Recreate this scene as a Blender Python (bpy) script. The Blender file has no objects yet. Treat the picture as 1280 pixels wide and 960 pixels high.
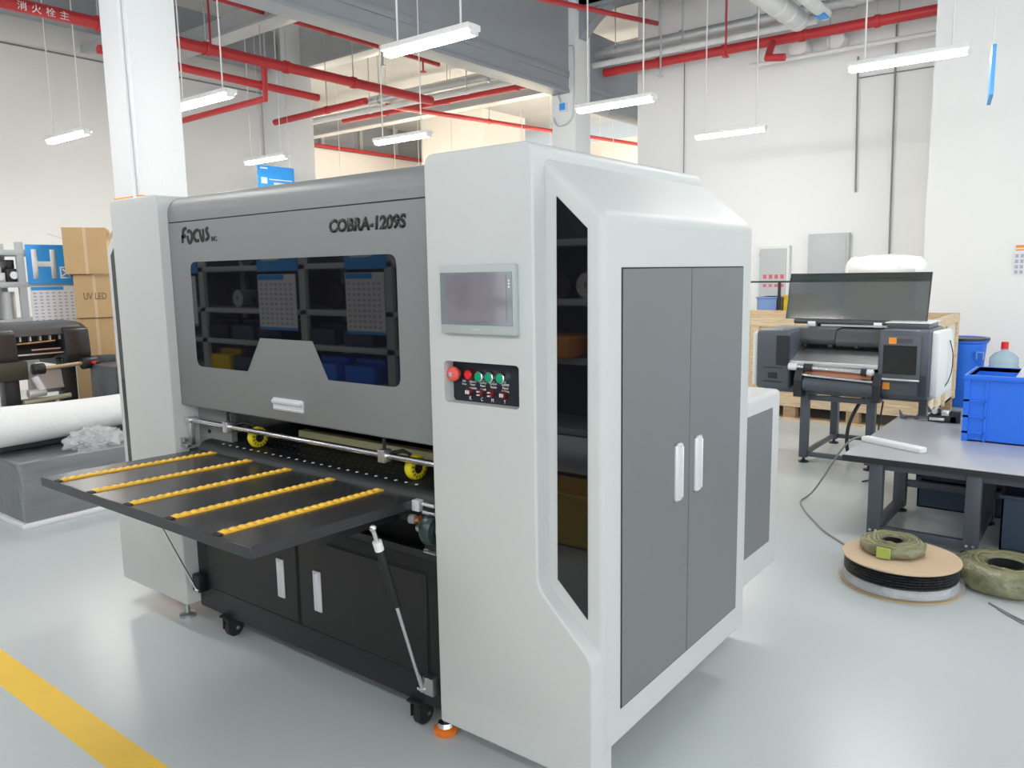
import bpy, bmesh, math, random
from mathutils import Matrix, Vector
random.seed(7)
scene = bpy.context.scene
COL = scene.collection
PI = math.pi

# ------------------------------------------------------------------ camera, world, exposure
cam_data = bpy.data.cameras.new('camera')
cam = bpy.data.objects.new('camera', cam_data)
COL.objects.link(cam)
scene.camera = cam
cam_data.sensor_fit = 'HORIZONTAL'
cam_data.sensor_width = 36.0
cam_data.lens = 979.138 / 1280 * 36.0
cam_data.clip_start = 0.02
cam_data.clip_end = 200
_r = Vector((0.7911689, 0.6113661, -0.0168284))
_d = Vector((0.0722496, -0.1207503, -0.9900502))
_f = Vector((-0.6073152, 0.7820811, -0.1397048))
m = Matrix.Identity(4)
for i in range(3):
    m[i][0] = _r[i]; m[i][1] = -_d[i]; m[i][2] = -_f[i]
m[0][3], m[1][3], m[2][3] = 0, 0, 1.5
cam.matrix_world = m

world = bpy.data.worlds.new('world'); scene.world = world
world.use_nodes = True
bg = world.node_tree.nodes['Background']
bg.inputs[0].default_value = (0.93, 0.97, 1.0, 1)
bg.inputs[1].default_value = 1.0
scene.view_settings.view_transform = 'Standard'
scene.view_settings.look = 'None'
scene.view_settings.exposure = 1.12
scene.view_settings.gamma = 1
scene.view_settings.use_curve_mapping = False
LAMP = 43.0          # radiance of the tube lamps

# ------------------------------------------------------------------ materials
MATS = {}
def mat(name, col, rough=0.5, metal=0.0, var=0.0, scale=8.0, bump=0.0, bscale=60.0, emit=0.0, spec=0.5, trans=0.0, alpha=1.0, coat=0.0):
    if name in MATS: return MATS[name]
    mt = bpy.data.materials.new(name); mt.use_nodes = True
    nt = mt.node_tree; b = nt.nodes['Principled BSDF']
    c = tuple(col) + (1,)
    b.inputs['Base Color'].default_value = c
    b.inputs['Roughness'].default_value = rough
    b.inputs['Metallic'].default_value = metal
    b.inputs['Specular IOR Level'].default_value = spec
    b.inputs['Transmission Weight'].default_value = trans
    b.inputs['Alpha'].default_value = alpha
    b.inputs['Coat Weight'].default_value = coat
    if emit > 0:
        b.inputs['Emission Color'].default_value = c
        b.inputs['Emission Strength'].default_value = emit
    if var > 0 or bump > 0:
        tc = nt.nodes.new('ShaderNodeTexCoord')
    if var > 0:
        n = nt.nodes.new('ShaderNodeTexNoise'); n.inputs['Scale'].default_value = scale; n.inputs['Detail'].default_value = 4
        mx = nt.nodes.new('ShaderNodeMix'); mx.data_type = 'RGBA'
        mx.inputs[6].default_value = tuple(v*(1-var) for v in col) + (1,)
        mx.inputs[7].default_value = tuple(min(1, v*(1+var)) for v in col) + (1,)
        nt.links.new(tc.outputs['Object'], n.inputs['Vector'])
        nt.links.new(n.outputs['Fac'], mx.inputs[0]); nt.links.new(mx.outputs[2], b.inputs['Base Color'])
    if bump > 0:
        n2 = nt.nodes.new('ShaderNodeTexNoise'); n2.inputs['Scale'].default_value = bscale; n2.inputs['Detail'].default_value = 3
        bp = nt.nodes.new('ShaderNodeBump'); bp.inputs['Strength'].default_value = bump; bp.inputs['Distance'].default_value = 0.02
        nt.links.new(tc.outputs['Object'], n2.inputs['Vector'])
        nt.links.new(n2.outputs['Fac'], bp.inputs['Height']); nt.links.new(bp.outputs['Normal'], b.inputs['Normal'])
    MATS[name] = mt
    return mt

def film_mat(name, col, alpha, rough=0.12, bump=0.5, bscale=14.0):
    mt = mat(name, col, rough, bump=bump, bscale=bscale, alpha=alpha, spec=0.6)
    nt = mt.node_tree
    for n in nt.nodes:
        if n.type == 'TEX_NOISE':
            mp = nt.nodes.new('ShaderNodeMapping'); mp.inputs['Scale'].default_value = (1, .35, 3.0); mp.inputs['Rotation'].default_value = (.25, 0, 0)
            src = n.inputs['Vector'].links[0].from_socket
            nt.links.new(src, mp.inputs[0]); nt.links.new(mp.outputs[0], n.inputs['Vector'])
    return mt

def wood_mat(name, a, b_, scale=6.0):
    if name in MATS: return MATS[name]
    mt = bpy.data.materials.new(name); mt.use_nodes = True
    nt = mt.node_tree; b = nt.nodes['Principled BSDF']; b.inputs['Roughness'].default_value = 0.65
    tc = nt.nodes.new('ShaderNodeTexCoord'); mp = nt.nodes.new('ShaderNodeMapping')
    mp.inputs['Scale'].default_value = (1.2, 1.2, 14)
    n = nt.nodes.new('ShaderNodeTexNoise'); n.inputs['Scale'].default_value = scale; n.inputs['Detail'].default_value = 6
    r = nt.nodes.new('ShaderNodeValToRGB')
    r.color_ramp.elements[0].position = .35; r.color_ramp.elements[1].position = .65
    r.color_ramp.elements[0].color = tuple(a)+(1,); r.color_ramp.elements[1].color = tuple(b_)+(1,)
    nt.links.new(tc.outputs['Object'], mp.inputs[0]); nt.links.new(mp.outputs[0], n.inputs['Vector'])
    nt.links.new(n.outputs['Fac'], r.inputs[0]); nt.links.new(r.outputs[0], b.inputs['Base Color'])
    MATS[name] = mt
    return mt

WHITE = mat('machine_white', (.575, .59, .58), .46, var=.015, scale=3)
GREY = mat('machine_grey', (.235, .243, .243), .42, var=.02, scale=4, bump=.05, bscale=400)
DOORGREY = mat('door_grey', (.175, .182, .187), .5, var=.03, scale=3, bump=.05, bscale=400)
BLACK = mat('black_powder', (.008, .0095, .0115), .45, var=.08, scale=10, bump=.05, bscale=500)
TABLEBLACK = mat('table_black', (.030, .031, .034), .26, var=.05, scale=10)
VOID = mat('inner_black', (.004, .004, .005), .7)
SEAM = mat('seam_dark', (.02, .022, .024), .8)
DARKGLASS = mat('dark_glass', (.006, .006, .008), .02, spec=.75)
CHROME = mat('chrome', (.78, .79, .80), .18, metal=1.0)
STEEL = mat('steel', (.55, .56, .57), .3, metal=1.0)
PULL = mat('pull_silver', (.80, .81, .83), .32, metal=.35)
YELLOWROLL = mat('roller_yellow', (1.0, .58, .05), .35)
CHANNEL = mat('channel_yellow', (.95, .55, .06), .4)
WHEELYELLOW = mat('wheel_yellow', (.80, .66, .02), .4)
CREAM = mat('cream_bar', (.56, .54, .30), .5)
RUBBER = mat('rubber_black', (.012, .012, .013), .6)
ORANGE = mat('orange_foot', (.85, .20, .02), .4)
REDBTN = mat('button_red', (.75, .02, .02), .3)
REDSTOP = mat('stop_red', (.80, .11, .08), .4)
GREENBTN = mat('button_green', (.0, .34, .17), .35)
REDSOCKET = mat('socket_red', (.16, .012, .014), .35)
PRINTBLACK = mat('print_black', (.006, .006, .007), .5)
PRINTWHITE = mat('print_white', (.85, .85, .85), .6)
SILVER = mat('bezel_silver', (.42, .46, .45), .4)
LCD = mat('lcd_border', (.20, .235, .25), .08, spec=.8)
LCDIN = mat('lcd_area', (.22, .20, .235), .07, var=.35, scale=9, spec=.9)
WALL = mat('wall_paint', (.87, .87, .86), .75, var=.02, scale=1.2, bump=.06, bscale=30)
WALLWARM = mat('wall_warm', (.88, .86, .82), .75, var=.02, scale=1.2)
CEIL = mat('ceiling_concrete', (.47, .48, .48), .85, var=.12, scale=1.5)
BEAMGREY = mat('beam_grey', (.30, .32, .345), .55, var=.06, scale=2)
COLUMNPAINT = mat('column_paint', (.80, .81, .81), .5, bump=.12, bscale=40, var=.02, scale=3)
REDPIPE = mat('red_pipe', (.52, .03, .035), .42, var=.12, scale=5)
GALV = mat('galvanised', (.55, .56, .56), .4, metal=.5, var=.1, scale=6)
WHITEPIPE = mat('white_pipe', (.74, .74, .73), .5)
CABLEGREY = mat('cable_grey', (.25, .25, .25), .5)
CORDWHITE = mat('cord_white', (.75, .74, .70), .5)
CARD = mat('cardboard', (.50, .34, .17), .8, var=.08, scale=6, bump=.1, bscale=30)
CARDIN = mat('cardboard_flap', (.60, .45, .30), .8, var=.06, scale=6)
BLUESIGN = mat('sign_blue', (.035, .34, .85), .4)
PAPER = mat('paper', (.80, .80, .84), .6)
PAPERINK = mat('paper_ink', (.42, .45, .52), .6)
RACKGREY = mat('rack_grey', (.46, .49, .50), .45, var=.04, scale=5)
PLOTBLACK = mat('plotter_black', (.022, .023, .025), .35, var=.1, scale=8)
PLOTGREY = mat('plotter_grey', (.075, .08, .085), .35, var=.06, scale=8)
FILMWHITE = mat('film_white', (.86, .86, .86), .45, bump=.3, bscale=9, var=.02, scale=5)
WRAP = film_mat('stretch_wrap', (.80, .82, .84), .20, .16, 1.0, 9.0)
CRUMPLE = mat('crumpled_film', (.75, .77, .78), .2, alpha=.5, bump=1.0, bscale=14)
WRAPDARK = mat('wrapped_grey', (.10, .112, .125), .35, var=.35, scale=5, bump=.5, bscale=16)
PRGREY = mat('printer_grey', (.075, .088, .105), .35, var=.05, scale=8)
PRDARK = mat('printer_dark', (.018, .02, .025), .4)
PRWHITE = mat('printer_white', (.78, .79, .78), .4)
ALU = mat('aluminium', (.72, .73, .74), .28, metal=.9)
COPPER = mat('copper_plate', (.48, .20, .12), .35, metal=.3)
TAGORANGE = mat('tag_orange', (.85, .30, .03), .5)
FRAMEGREY = mat('frame_grey', (.075, .085, .105), .45, var=.05, scale=8)
TOPGREY = mat('tabletop_grey', (.44, .455, .485), .26, var=.05, scale=4)
BLUEBIN = mat('bin_blue', (.02, .17, .82), .4, var=.05, scale=6)
BLUEBINLIGHT = mat('bin_blue_light', (.22, .36, .70), .4)
NAVY = mat('crate_navy', (.035, .055, .095), .45, var=.1, scale=6)
YELLOWBIN = mat('bin_yellow', (.80, .55, .02), .45)
WOOD = wood_mat('crate_wood', (.60, .44, .26), (.78, .63, .42))
PALLETDARK = wood_mat('pallet_wood', (.42, .28, .15), (.56, .40, .24))
CRATEPANEL = mat('crate_panel', (.74, .70, .62), .7, var=.05, scale=4)
COILGREEN = mat('coil_olive', (.22, .22, .10), .35, var=.45, scale=18, bump=.6, bscale=25)
COILWRAP = mat('coil_wrap', (.22, .22, .13), .22, var=.6, scale=16, bump=.8, bscale=22)
BLACKCABLE = mat('cable_black', (.012, .012, .014), .5, bump=.5, bscale=90)
YELLOWPAINT = mat('floor_yellow', (.95, .60, .04), .35, var=.06, scale=5)
PETBLUE = mat('bottle_blue', (.45, .66, .78), .12, alpha=.55, spec=.6)
PANELGREY = mat('panel_grey', (.52, .54, .55), .5, var=.03, scale=4)
REDINK = mat('ink_red', (.70, .12, .16), .6)
LIDSMOKE = mat('lid_smoke', (.020, .032, .030), .06, alpha=.80, spec=.8)
FOAMWHITE = mat('foam_white', (.85, .85, .86), .6, bump=.3, bscale=20)
LAMPGLOW = mat('lamp_glow', (1.0, .985, .95), .5, emit=LAMP)
LAMPWARM = mat('lamp_warm', (1.0, .84, .66), .5, emit=LAMP*2.5)
LAMPBODY = mat('lamp_body', (.80, .80, .78), .4)

# epoxy floor: slightly uneven gloss with faint joints and scuffs
def floor_material():
    mt = bpy.data.materials.new('epoxy_floor'); mt.use_nodes = True
    nt = mt.node_tree; b = nt.nodes['Principled BSDF']
    tc = nt.nodes.new('ShaderNodeTexCoord')
    n = nt.nodes.new('ShaderNodeTexNoise'); n.inputs['Scale'].default_value = .8; n.inputs['Detail'].default_value = 5
    mx = nt.nodes.new('ShaderNodeMix'); mx.data_type = 'RGBA'
    mx.inputs[6].default_value = (.54, .585, .595, 1); mx.inputs[7].default_value = (.58, .62, .625, 1)
    n2 = nt.nodes.new('ShaderNodeTexNoise'); n2.inputs['Scale'].default_value = 2.5; n2.inputs['Detail'].default_value = 6
    mr = nt.nodes.new('ShaderNodeMapRange'); mr.inputs[3].default_value = .24; mr.inputs[4].default_value = .34
    n3 = nt.nodes.new('ShaderNodeTexNoise'); n3.inputs['Scale'].default_value = 6
    bp = nt.nodes.new('ShaderNodeBump'); bp.inputs['Strength'].default_value = .02; bp.inputs['Distance'].default_value = .02
    L = nt.links.new
    for q in (n, n2, n3): L(tc.outputs['Object'], q.inputs['Vector'])
    L(n.outputs['Fac'], mx.inputs[0]); L(mx.outputs[2], b.inputs['Base Color'])
    b.inputs['Roughness'].default_value = .27
    b.inputs['Specular IOR Level'].default_value = .5
    return mt
FLOOR = floor_material()

# ------------------------------------------------------------------ mesh helpers (all in world coordinates)
def bevel(bm, w, seg=2, ang=30):
    if w <= 0: return bm
    es = [e for e in bm.edges if len(e.link_faces) == 2 and e.calc_face_angle(0) > math.radians(ang)]
    bmesh.ops.bevel(bm, geom=es, offset=w, segments=seg, profile=.5, affect='EDGES', clamp_overlap=True)
    return bm

def box(x0, x1, y0, y1, z0, z1, bev=0, seg=2):
    bm = bmesh.new(); bmesh.ops.create_cube(bm, size=1)
    sx, sy, sz = abs(x1-x0), abs(y1-y0), abs(z1-z0)
    for v in bm.verts:
        v.co = Vector(((x0+x1)/2+v.co.x*sx, (y0+y1)/2+v.co.y*sy, (z0+z1)/2+v.co.z*sz))
    return bevel(bm, bev, seg)

def prism(pts, axis, a, b, bev=0, seg=2):
    bm = bmesh.new()
    def P(p, t):
        if axis == 'x': return (t, p[0], p[1])
        if axis == 'y': return (p[0], t, p[1])
        return (p[0], p[1], t)
    v0 = [bm.verts.new(P(p, a)) for p in pts]; v1 = [bm.verts.new(P(p, b)) for p in pts]
    bm.faces.new(v0); bm.faces.new(list(reversed(v1)))
    n = len(pts)
    for i in range(n): bm.faces.new((v0[i], v1[i], v1[(i+1) % n], v0[(i+1) % n]))
    bmesh.ops.recalc_face_normals(bm, faces=bm.faces)
    return bevel(bm, bev, seg)

def frame_of(d):
    d = d.normalized()
    up = Vector((0, 0, 1)) if abs(d.z) < .95 else Vector((1, 0, 0))
    a = d.cross(up).normalized(); return a, d.cross(a).normalized()

def tube(pts, r, seg=10, closed=False, rs=None):
    pts = [Vector(p) for p in pts]; n = len(pts); bm = bmesh.new(); rings = []
    a, b = None, None
    for i, p in enumerate(pts):
        if closed: d = pts[(i+1) % n]-pts[i-1]
        else: d = pts[min(i+1, n-1)]-pts[max(i-1, 0)]
        d = d.normalized()
        if a is None: a, b = frame_of(d)
        else:
            a = (a-d*a.dot(d)).normalized(); b = d.cross(a)
        rr = rs[i] if rs else r
        rings.append([bm.verts.new(p+(a*math.cos(2*PI*k/seg)+b*math.sin(2*PI*k/seg))*rr) for k in range(seg)])
    for i in range(n if closed else n-1):
        R0, R1 = rings[i], rings[(i+1) % n]
        for k in range(seg): bm.faces.new((R0[k], R0[(k+1) % seg], R1[(k+1) % seg], R1[k]))
    if not closed:
        bm.faces.new(list(reversed(rings[0]))); bm.faces.new(rings[-1])
    bmesh.ops.recalc_face_normals(bm, faces=bm.faces)
    return bm

def cyl(p, q, r, seg=16, bev=0):
    bm = tube([p, q], r, seg)
    return bevel(bm, bev, 2, 50)

def smooth_path(pts, n=6):
    pts = [Vector(p) for p in pts]; out = []
    for i in range(len(pts)-1):
        p0 = pts[max(i-1, 0)]; p1 = pts[i]; p2 = pts[i+1]; p3 = pts[min(i+2, len(pts)-1)]
        for k in range(n):
            t = k/n
            out.append(.5*((2*p1)+(p2-p0)*t+(2*p0-5*p1+4*p2-p3)*t*t+(3*p1-p0-3*p2+p3)*t**3))
    out.append(pts[-1]); return out

def lathe(prof, c, axis='z', seg=32):
    """prof: (radius, height) pairs along the axis, first and last closed with a cap when radius > 0"""
    bm = bmesh.new(); rings = []; c = Vector(c)
    ax = {'x': (Vector((0,1,0)), Vector((0,0,1)), Vector((1,0,0))), 'y': (Vector((0,0,1)), Vector((1,0,0)), Vector((0,1,0))), 'z': (Vector((1,0,0)), Vector((0,1,0)), Vector((0,0,1)))}[axis]
    for r, h in prof:
        rings.append([bm.verts.new(c+ax[2]*h+(ax[0]*math.cos(2*PI*k/seg)+ax[1]*math.sin(2*PI*k/seg))*max(r, 1e-5)) for k in range(seg)])
    for i in range(len(rings)-1):
        for k in range(seg): bm.faces.new((rings[i][k], rings[i][(k+1) % seg], rings[i+1][(k+1) % seg], rings[i+1][k]))
    if prof[0] != prof[-1]:
        bm.faces.new(list(reversed(rings[0]))); bm.faces.new(rings[-1])
    else:
        bmesh.ops.remove_doubles(bm, verts=bm.verts, dist=1e-6)
    bmesh.ops.recalc_face_normals(bm, faces=bm.faces)
    return bm

def rounded(x0, x1, z0, z1, r, seg=5):
    pts = []
    for cx, cz, a0 in ((x1-r, z1-r, 0), (x0+r, z1-r, 90), (x0+r, z0+r, 180), (x1-r, z0+r, 270)):
        for k in range(seg+1):
            a = math.radians(a0+90*k/seg); pts.append((cx+r*math.cos(a), cz+r*math.sin(a)))
    return pts

def round_poly(pts, r, seg=4):
    out = []; n = len(pts)
    for i in range(n):
        p = Vector(pts[i]); a = Vector(pts[i-1])-p; b = Vector(pts[(i+1) % n])-p
        rr = r[i] if isinstance(r, (list, tuple)) else r
        if rr <= 0: out.append(tuple(p)); continue
        t = min(rr, a.length*.45, b.length*.45)
        A = p+a.normalized()*t; B = p+b.normalized()*t
        for k in range(seg+1):
            u = k/seg; out.append(tuple(A*(1-u)**2+p*2*u*(1-u)+B*u*u))
    return out

def merge(bms):
    if not isinstance(bms, (list, tuple)): return bms
    out = bmesh.new()
    for b in bms:
        me = bpy.data.meshes.new('tmp'); b.to_mesh(me); out.from_mesh(me); bpy.data.meshes.remove(me); b.free()
    return out

def move(bm, M):
    bm.transform(M); return bm

def wloc(o):
    v = Vector((0, 0, 0))
    while o is not None:
        v = v+Vector(o.location); o = o.parent
    return v

def finish(me, smooth):
    if smooth:
        me.shade_smooth(); me.set_sharp_from_angle(angle=math.radians(smooth))
    return me

def obj(name, bm, material, parent=None, smooth=40, at=None):
    """link a world-space bmesh as ONE mesh object; at = world origin of the object"""
    bm = merge(bm)
    me = bpy.data.meshes.new(name)
    base = wloc(parent) if parent else Vector((0, 0, 0))
    if at is not None: o_at = Vector(at)
    elif parent: o_at = base
    else:
        vs = [v.co for v in bm.verts]
        o_at = Vector(((min(v.x for v in vs)+max(v.x for v in vs))/2, (min(v.y for v in vs)+max(v.y for v in vs))/2, min(v.z for v in vs)))
    bm.transform(Matrix.Translation(-o_at)); bm.to_mesh(me); bm.free()
    me.materials.append(material); finish(me, smooth)
    o = bpy.data.objects.new(name, me); COL.objects.link(o)
    o.parent = parent; o.location = o_at-base
    return o

def inst(name, src, parent, at):
    """another object that shares the mesh of src, placed with its origin at a world point"""
    o = src.copy(); o.name = name; COL.objects.link(o); o.parent = parent
    o.location = Vector(at)-(wloc(parent) if parent else Vector((0, 0, 0)))
    return o

def parts(name, bms, material, parent, smooth=40):
    return [obj(name, b, material, parent, smooth) for b in bms]

def tag(o, label, cat, group=None):
    o['label'] = label; o['category'] = cat
    if group: o['group'] = group
    return o

def thing(name, label, cat, at, group=None):
    o = bpy.data.objects.new(name, None); COL.objects.link(o); o.location = at; o.empty_display_size = .1
    return tag(o, label, cat, group)

def struct(name, bm, material, smooth=40):
    o = obj(name, bm, material, None, smooth); o['kind'] = 'structure'; return o

def stuff(o):
    o['kind'] = 'stuff'; return o

def text_bm(body, w, h, depth=.002, shear=0.0, fat=0.0, place='front', at=(0, 0, 0)):
    cu = bpy.data.curves.new('text', 'FONT'); cu.body = body; cu.align_x = 'CENTER'
    cu.shear = shear; cu.offset = fat; cu.resolution_u = 3
    to = bpy.data.objects.new('text', cu); COL.objects.link(to)
    dg = bpy.context.evaluated_depsgraph_get(); dg.update()
    me = bpy.data.meshes.new_from_object(to.evaluated_get(dg))
    bpy.data.objects.remove(to); bpy.data.curves.remove(cu)
    bm = bmesh.new(); bm.from_mesh(me); bpy.data.meshes.remove(me)
    if not bm.verts: return bm
    xs = [v.co.x for v in bm.verts]; ys = [v.co.y for v in bm.verts]
    x0, x1, y0, y1 = min(xs), max(xs), min(ys), max(ys)
    sx = w/(x1-x0); sy = h/(y1-y0)
    r = bmesh.ops.extrude_face_region(bm, geom=bm.faces[:])
    top = [v for v in r['geom'] if isinstance(v, bmesh.types.BMVert)]
    tops = set(top)
    for v in bm.verts:
        u = (v.co.x-x0)*sx; t = (v.co.y-y0)*sy; d = depth if v in tops else 0
        if place == 'front': v.co = Vector((at[0]+u, at[1]-d, at[2]+t))       # read looking along +Y
        elif place == 'left': v.co = Vector((at[0]+d, at[1]+u, at[2]+t))      # read looking along -X
        elif place == 'back': v.co = Vector((at[0]-u, at[1]+d, at[2]+t))      # read looking along -Y
    bmesh.ops.recalc_face_normals(bm, faces=bm.faces)
    return bm

def ribbon(pts, w, y, depth=.002):
    """brush stroke in the x-z plane facing -Y"""
    out = []
    pts = [tuple(p) for p in smooth_path([(a, b, 0) for a, b in pts], 5)]
    L = []; Rr = []
    for i, p in enumerate(pts):
        a = pts[max(i-1, 0)]; b = pts[min(i+1, len(pts)-1)]
        dx, dz = b[0]-a[0], b[1]-a[1]; l = math.hypot(dx, dz) or 1
        u = i/(len(pts)-1); ww = w*.5*(.75+.25*math.sin(PI*u))
        L.append((p[0]-dz/l*ww, p[1]+dx/l*ww)); Rr.append((p[0]+dz/l*ww, p[1]-dx/l*ww))
    for i in range(len(pts)-1):
        out.append(prism([L[i], L[i+1], Rr[i+1], Rr[i]], 'y', y-depth, y))
    return merge(out)

def boolean(bm_a, bm_b):
    bm_a = merge(bm_a); bm_b = merge(bm_b)
    ma = bpy.data.meshes.new('a'); bm_a.to_mesh(ma); bm_a.free()
    mb = bpy.data.meshes.new('b'); bm_b.to_mesh(mb); bm_b.free()
    oa = bpy.data.objects.new('a', ma); ob = bpy.data.objects.new('b', mb); COL.objects.link(oa); COL.objects.link(ob)
    md = oa.modifiers.new('cut', 'BOOLEAN'); md.operation = 'DIFFERENCE'; md.object = ob; md.solver = 'EXACT'
    dg = bpy.context.evaluated_depsgraph_get(); dg.update()
    me = bpy.data.meshes.new_from_object(oa.evaluated_get(dg))
    out = bmesh.new(); out.from_mesh(me)
    for o in (oa, ob): bpy.data.objects.remove(o)
    for q in (ma, mb, me): bpy.data.meshes.remove(q)
    return out

# ------------------------------------------------------------------ the hall
struct('floor', box(-26, 8, -8, 26, -.2, 0), FLOOR, 0)
st = obj('floor_marking', box(-8.6, 1.2, .99, 1.105, .0, .002), YELLOWPAINT, None, 0)
tag(st, 'painted yellow safety line across the floor in front of the machine', 'floor line')

CZ = 6.2
struct('ceiling', box(-26, 8, -8, 26, CZ, CZ+.2), CEIL, 0)
wb = struct('wall_back', box(-6.36, -1.5, 11.6, 11.85, 0, CZ), WALL, 0)
wr = struct('wall_right', box(-1.92, 8, 10.6, 11.6, 0, CZ), WALL, 0)
wl = struct('wall_left', box(-12.3, -12.0, -8, 9.1, 0, CZ), WALLWARM, 0)
obj('wall_groove', box(-12.0, -11.985, -8, 9.1, 4.64, 4.66), CABLEGREY, wl, 0)
# the neighbouring hall seen through the gap behind the machine
struct('wall_far_left', box(-19.3, -19.0, 9, 26, 0, 5.25), WALLWARM, 0)
clad = struct('wall_far_cladding', box(-19.35, -19.1, 9, 26, 5.25, CZ), BEAMGREY, 0)
for k in range(9): obj('cladding_rib', box(-19.12, -19.0, 9.5+k*1.5, 9.62+k*1.5, 5.3, CZ), GALV, clad, 0)
struct('wall_far_block', box(-17.3, -14.85, 18, 20, 0, CZ), WALLWARM, 0)
struct('wall_far_end', box(-19, 2, 22, 22.3, 0, 5.6), WALLWARM, 0)

# electric panels, conduits and notices on the back wall
def wall_panel(name, x0, x1, z0, z1, label, inner):
    t = thing(name, label, 'panel', ((x0+x1)/2, 11.6, z0))
    obj('frame', [box(x0, x1, 11.5, 11.6, z0, z1, .008)], PRWHITE if inner else PANELGREY, t)
    obj('panel_door', box(x0+.035, x1-.035, 11.49, 11.51, z0+.035, z1-.035, .004), PANELGREY, t)
    parts('hinge', [box(x0+.03, x0+.05, 11.48, 11.5, z0+.1+q*(z1-z0-.25), z0+.16+q*(z1-z0-.25)) for q in (0, 1)], GALV, t)
    return t
p1 = wall_panel('electrical_panel', -4.30, -3.83, .92, 1.83, 'grey wall cabinet in a white frame with rows of red print', True)
bms = []
for r in range(2):
    for k in range(4): bms.append(box(-4.20+k*.085, -4.15+k*.085, 11.487, 11.489, 1.36-r*.12, (1.42 if r == 0 else 1.40)-r*.12))
parts('red_print', bms, REDINK, p1, 0)
p2 = wall_panel('electrical_panel', -3.57, -3.02, .95, 1.98, 'plain grey wall cabinet right of the red-print one', False)

def conduit(label, pts, r=.018):
    o = obj('conduit', tube(pts, r, 8), CABLEGREY if r < .03 else WHITEPIPE, None)
    return tag(o, label, 'conduit')
conduit('short dark conduit ending halfway down the back wall', [(-3.02, 11.57, 4.3), (-2.98, 11.57, 2.52)], .012)
conduit('long dark conduit running down the back wall to its cabinet height', [(-2.56, 11.57, 4.62), (-2.51, 11.57, 1.2)], .012)
conduit('thin dark conduit down the back wall beside its left corner', [(-5.54, 11.57, 4.65), (-5.52, 11.57, 1.2)], .008)
conduit('thin horizontal conduit on the back wall above the right lamp', [(-3.02, 11.57, 4.02), (-1.95, 11.57, 4.02)], .008)

ps = thing('wall_poster', 'small orange and grey notice on the right wall at the picture edge', 'poster', (-.93, 10.58, 1.38))
obj('sheet', box(-1.0, -.66, 10.585, 10.6, 1.38, 1.73), PAPER, ps, 0)
obj('print', [box(-.98, -.68, 10.58, 10.586, 1.69, 1.72), box(-.98, -.68, 10.58, 10.586, 1.66, 1.675)], TAGORANGE, ps, 0)
obj('print', [box(-.98+.05*(k % 6), -.95+.05*(k % 6), 10.58, 10.586, 1.40+.06*(k//6), 1.44+.06*(k//6)) for k in range(24)], PAPERINK, ps, 0)
hs = thing('hanging_sign', 'blue hanging sign seen edge-on against the right wall', 'sign', (-.83, 6.6, 2.65))
obj('board', move(box(-.012, .012, -.2, .2, 0, .33), Matrix.Translation((-.83, 6.6, 2.65)) @ Matrix.Rotation(math.atan2(.83, 6.6)+.035, 4, 'Z')), BLUESIGN, hs, 0)
obj('cord', tube([(-.83, 6.6, 2.98), (-.83, 6.6, CZ)], .004, 6), CORDWHITE, hs)

# columns
def column(label, x0, x1, y0, y1, pipe=None, band=False):
    t = thing('column', label, 'column', ((x0+x1)/2, (y0+y1)/2, 0))
    obj('shaft', box(x0, x1, y0, y1, 0, CZ, .012), COLUMNPAINT, t)
    if pipe: obj('conduit', tube([(pipe[0], pipe[1], 0), (pipe[0]+.01, pipe[1], 1.9), (pipe[0]-.01, pipe[1], 3.0), (pipe[0], pipe[1], CZ)], .016, 8), COLUMNPAINT, t)
    if band: obj('guard_band', box(x0-.006, x1+.006, y0-.006, y1+.006, 0, 2.117, .004), TAGORANGE, t)
    return t
column('white column with an orange lower band behind the left tower', -6.15, -5.75, 3.0, 3.375, (-5.81, 2.985), True)
c2 = column('white column with a small blue box, behind the right tower', -7.13, -6.70, 10.3, 10.72)
obj('junction_box', box(-6.98, -6.84, 10.26, 10.3, 3.92, 4.06, .006), PRWHITE, c2)
obj('blue_label', box(-6.96, -6.86, 10.25, 10.262, 3.94, 4.04), BLUESIGN, c2, 0)
obj('conduit', [tube(smooth_path([(-6.95, 10.27, 4.06), (-7.02, 10.27, 4.3), (-6.98, 10.27, 4.75), (-6.76, 10.27, 4.85), (-6.70, 10.27, 4.7), (-6.72, 10.27, 3.95), (-6.8, 10.27, 3.75), (-7.0, 10.27, 3.72), (-7.08, 10.27, 3.85)], 6), .010, 6)], GALV, c2)
column('pale column at the end of the left wall behind the red pipes', -11.95, -11.35, 8.5, 9.1)
column('distant white column in the warm hall left of the white column', -12.95, -12.7, 19.5, 19.75)

# beams
def beam(label, pts, axis, a, b):
    t = thing('steel_beam', label, 'beam', (0, 0, 0))
    return t
def ibeam_y(label, xc, y0, y1, z0, z1, w=.30, m_=BEAMGREY):
    t = thing('steel_beam', label, 'beam', (xc, (y0+y1)/2, z0))
    obj('web', box(xc-.13, xc+.13, y0, y1, z0+.06, z1), m_, t, 0)
    obj('flange', box(xc-w/2, xc+w/2, y0, y1, z0, z0+.06, .005), m_, t)
    obj('flange_lip', box(xc+.13, xc+w/2, y0, y1, z0+.22, z0+.32, .01), m_, t)
    return t
ibeam_y('large dark grey beam running to the white column', -6.95, -7, 10.3, 4.18, 5.55)
ibeam_y('grey beam continuing behind the white column into the far hall', -6.95, 10.72, 22, 4.08, 5.2)
def ibeam_x(label, yc, x0, x1, z0, z1, w=.3, m_=BEAMGREY):
    t = thing('steel_beam', label, 'beam', ((x0+x1)/2, yc, z0))
    obj('web', box(x0, x1, yc-.1, yc+.1, z0+.05, z1), m_, t, 0)
    obj('flange', box(x0, x1, yc-w/2, yc+w/2, z0, z0+.05, .005), m_, t)
    return t
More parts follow.
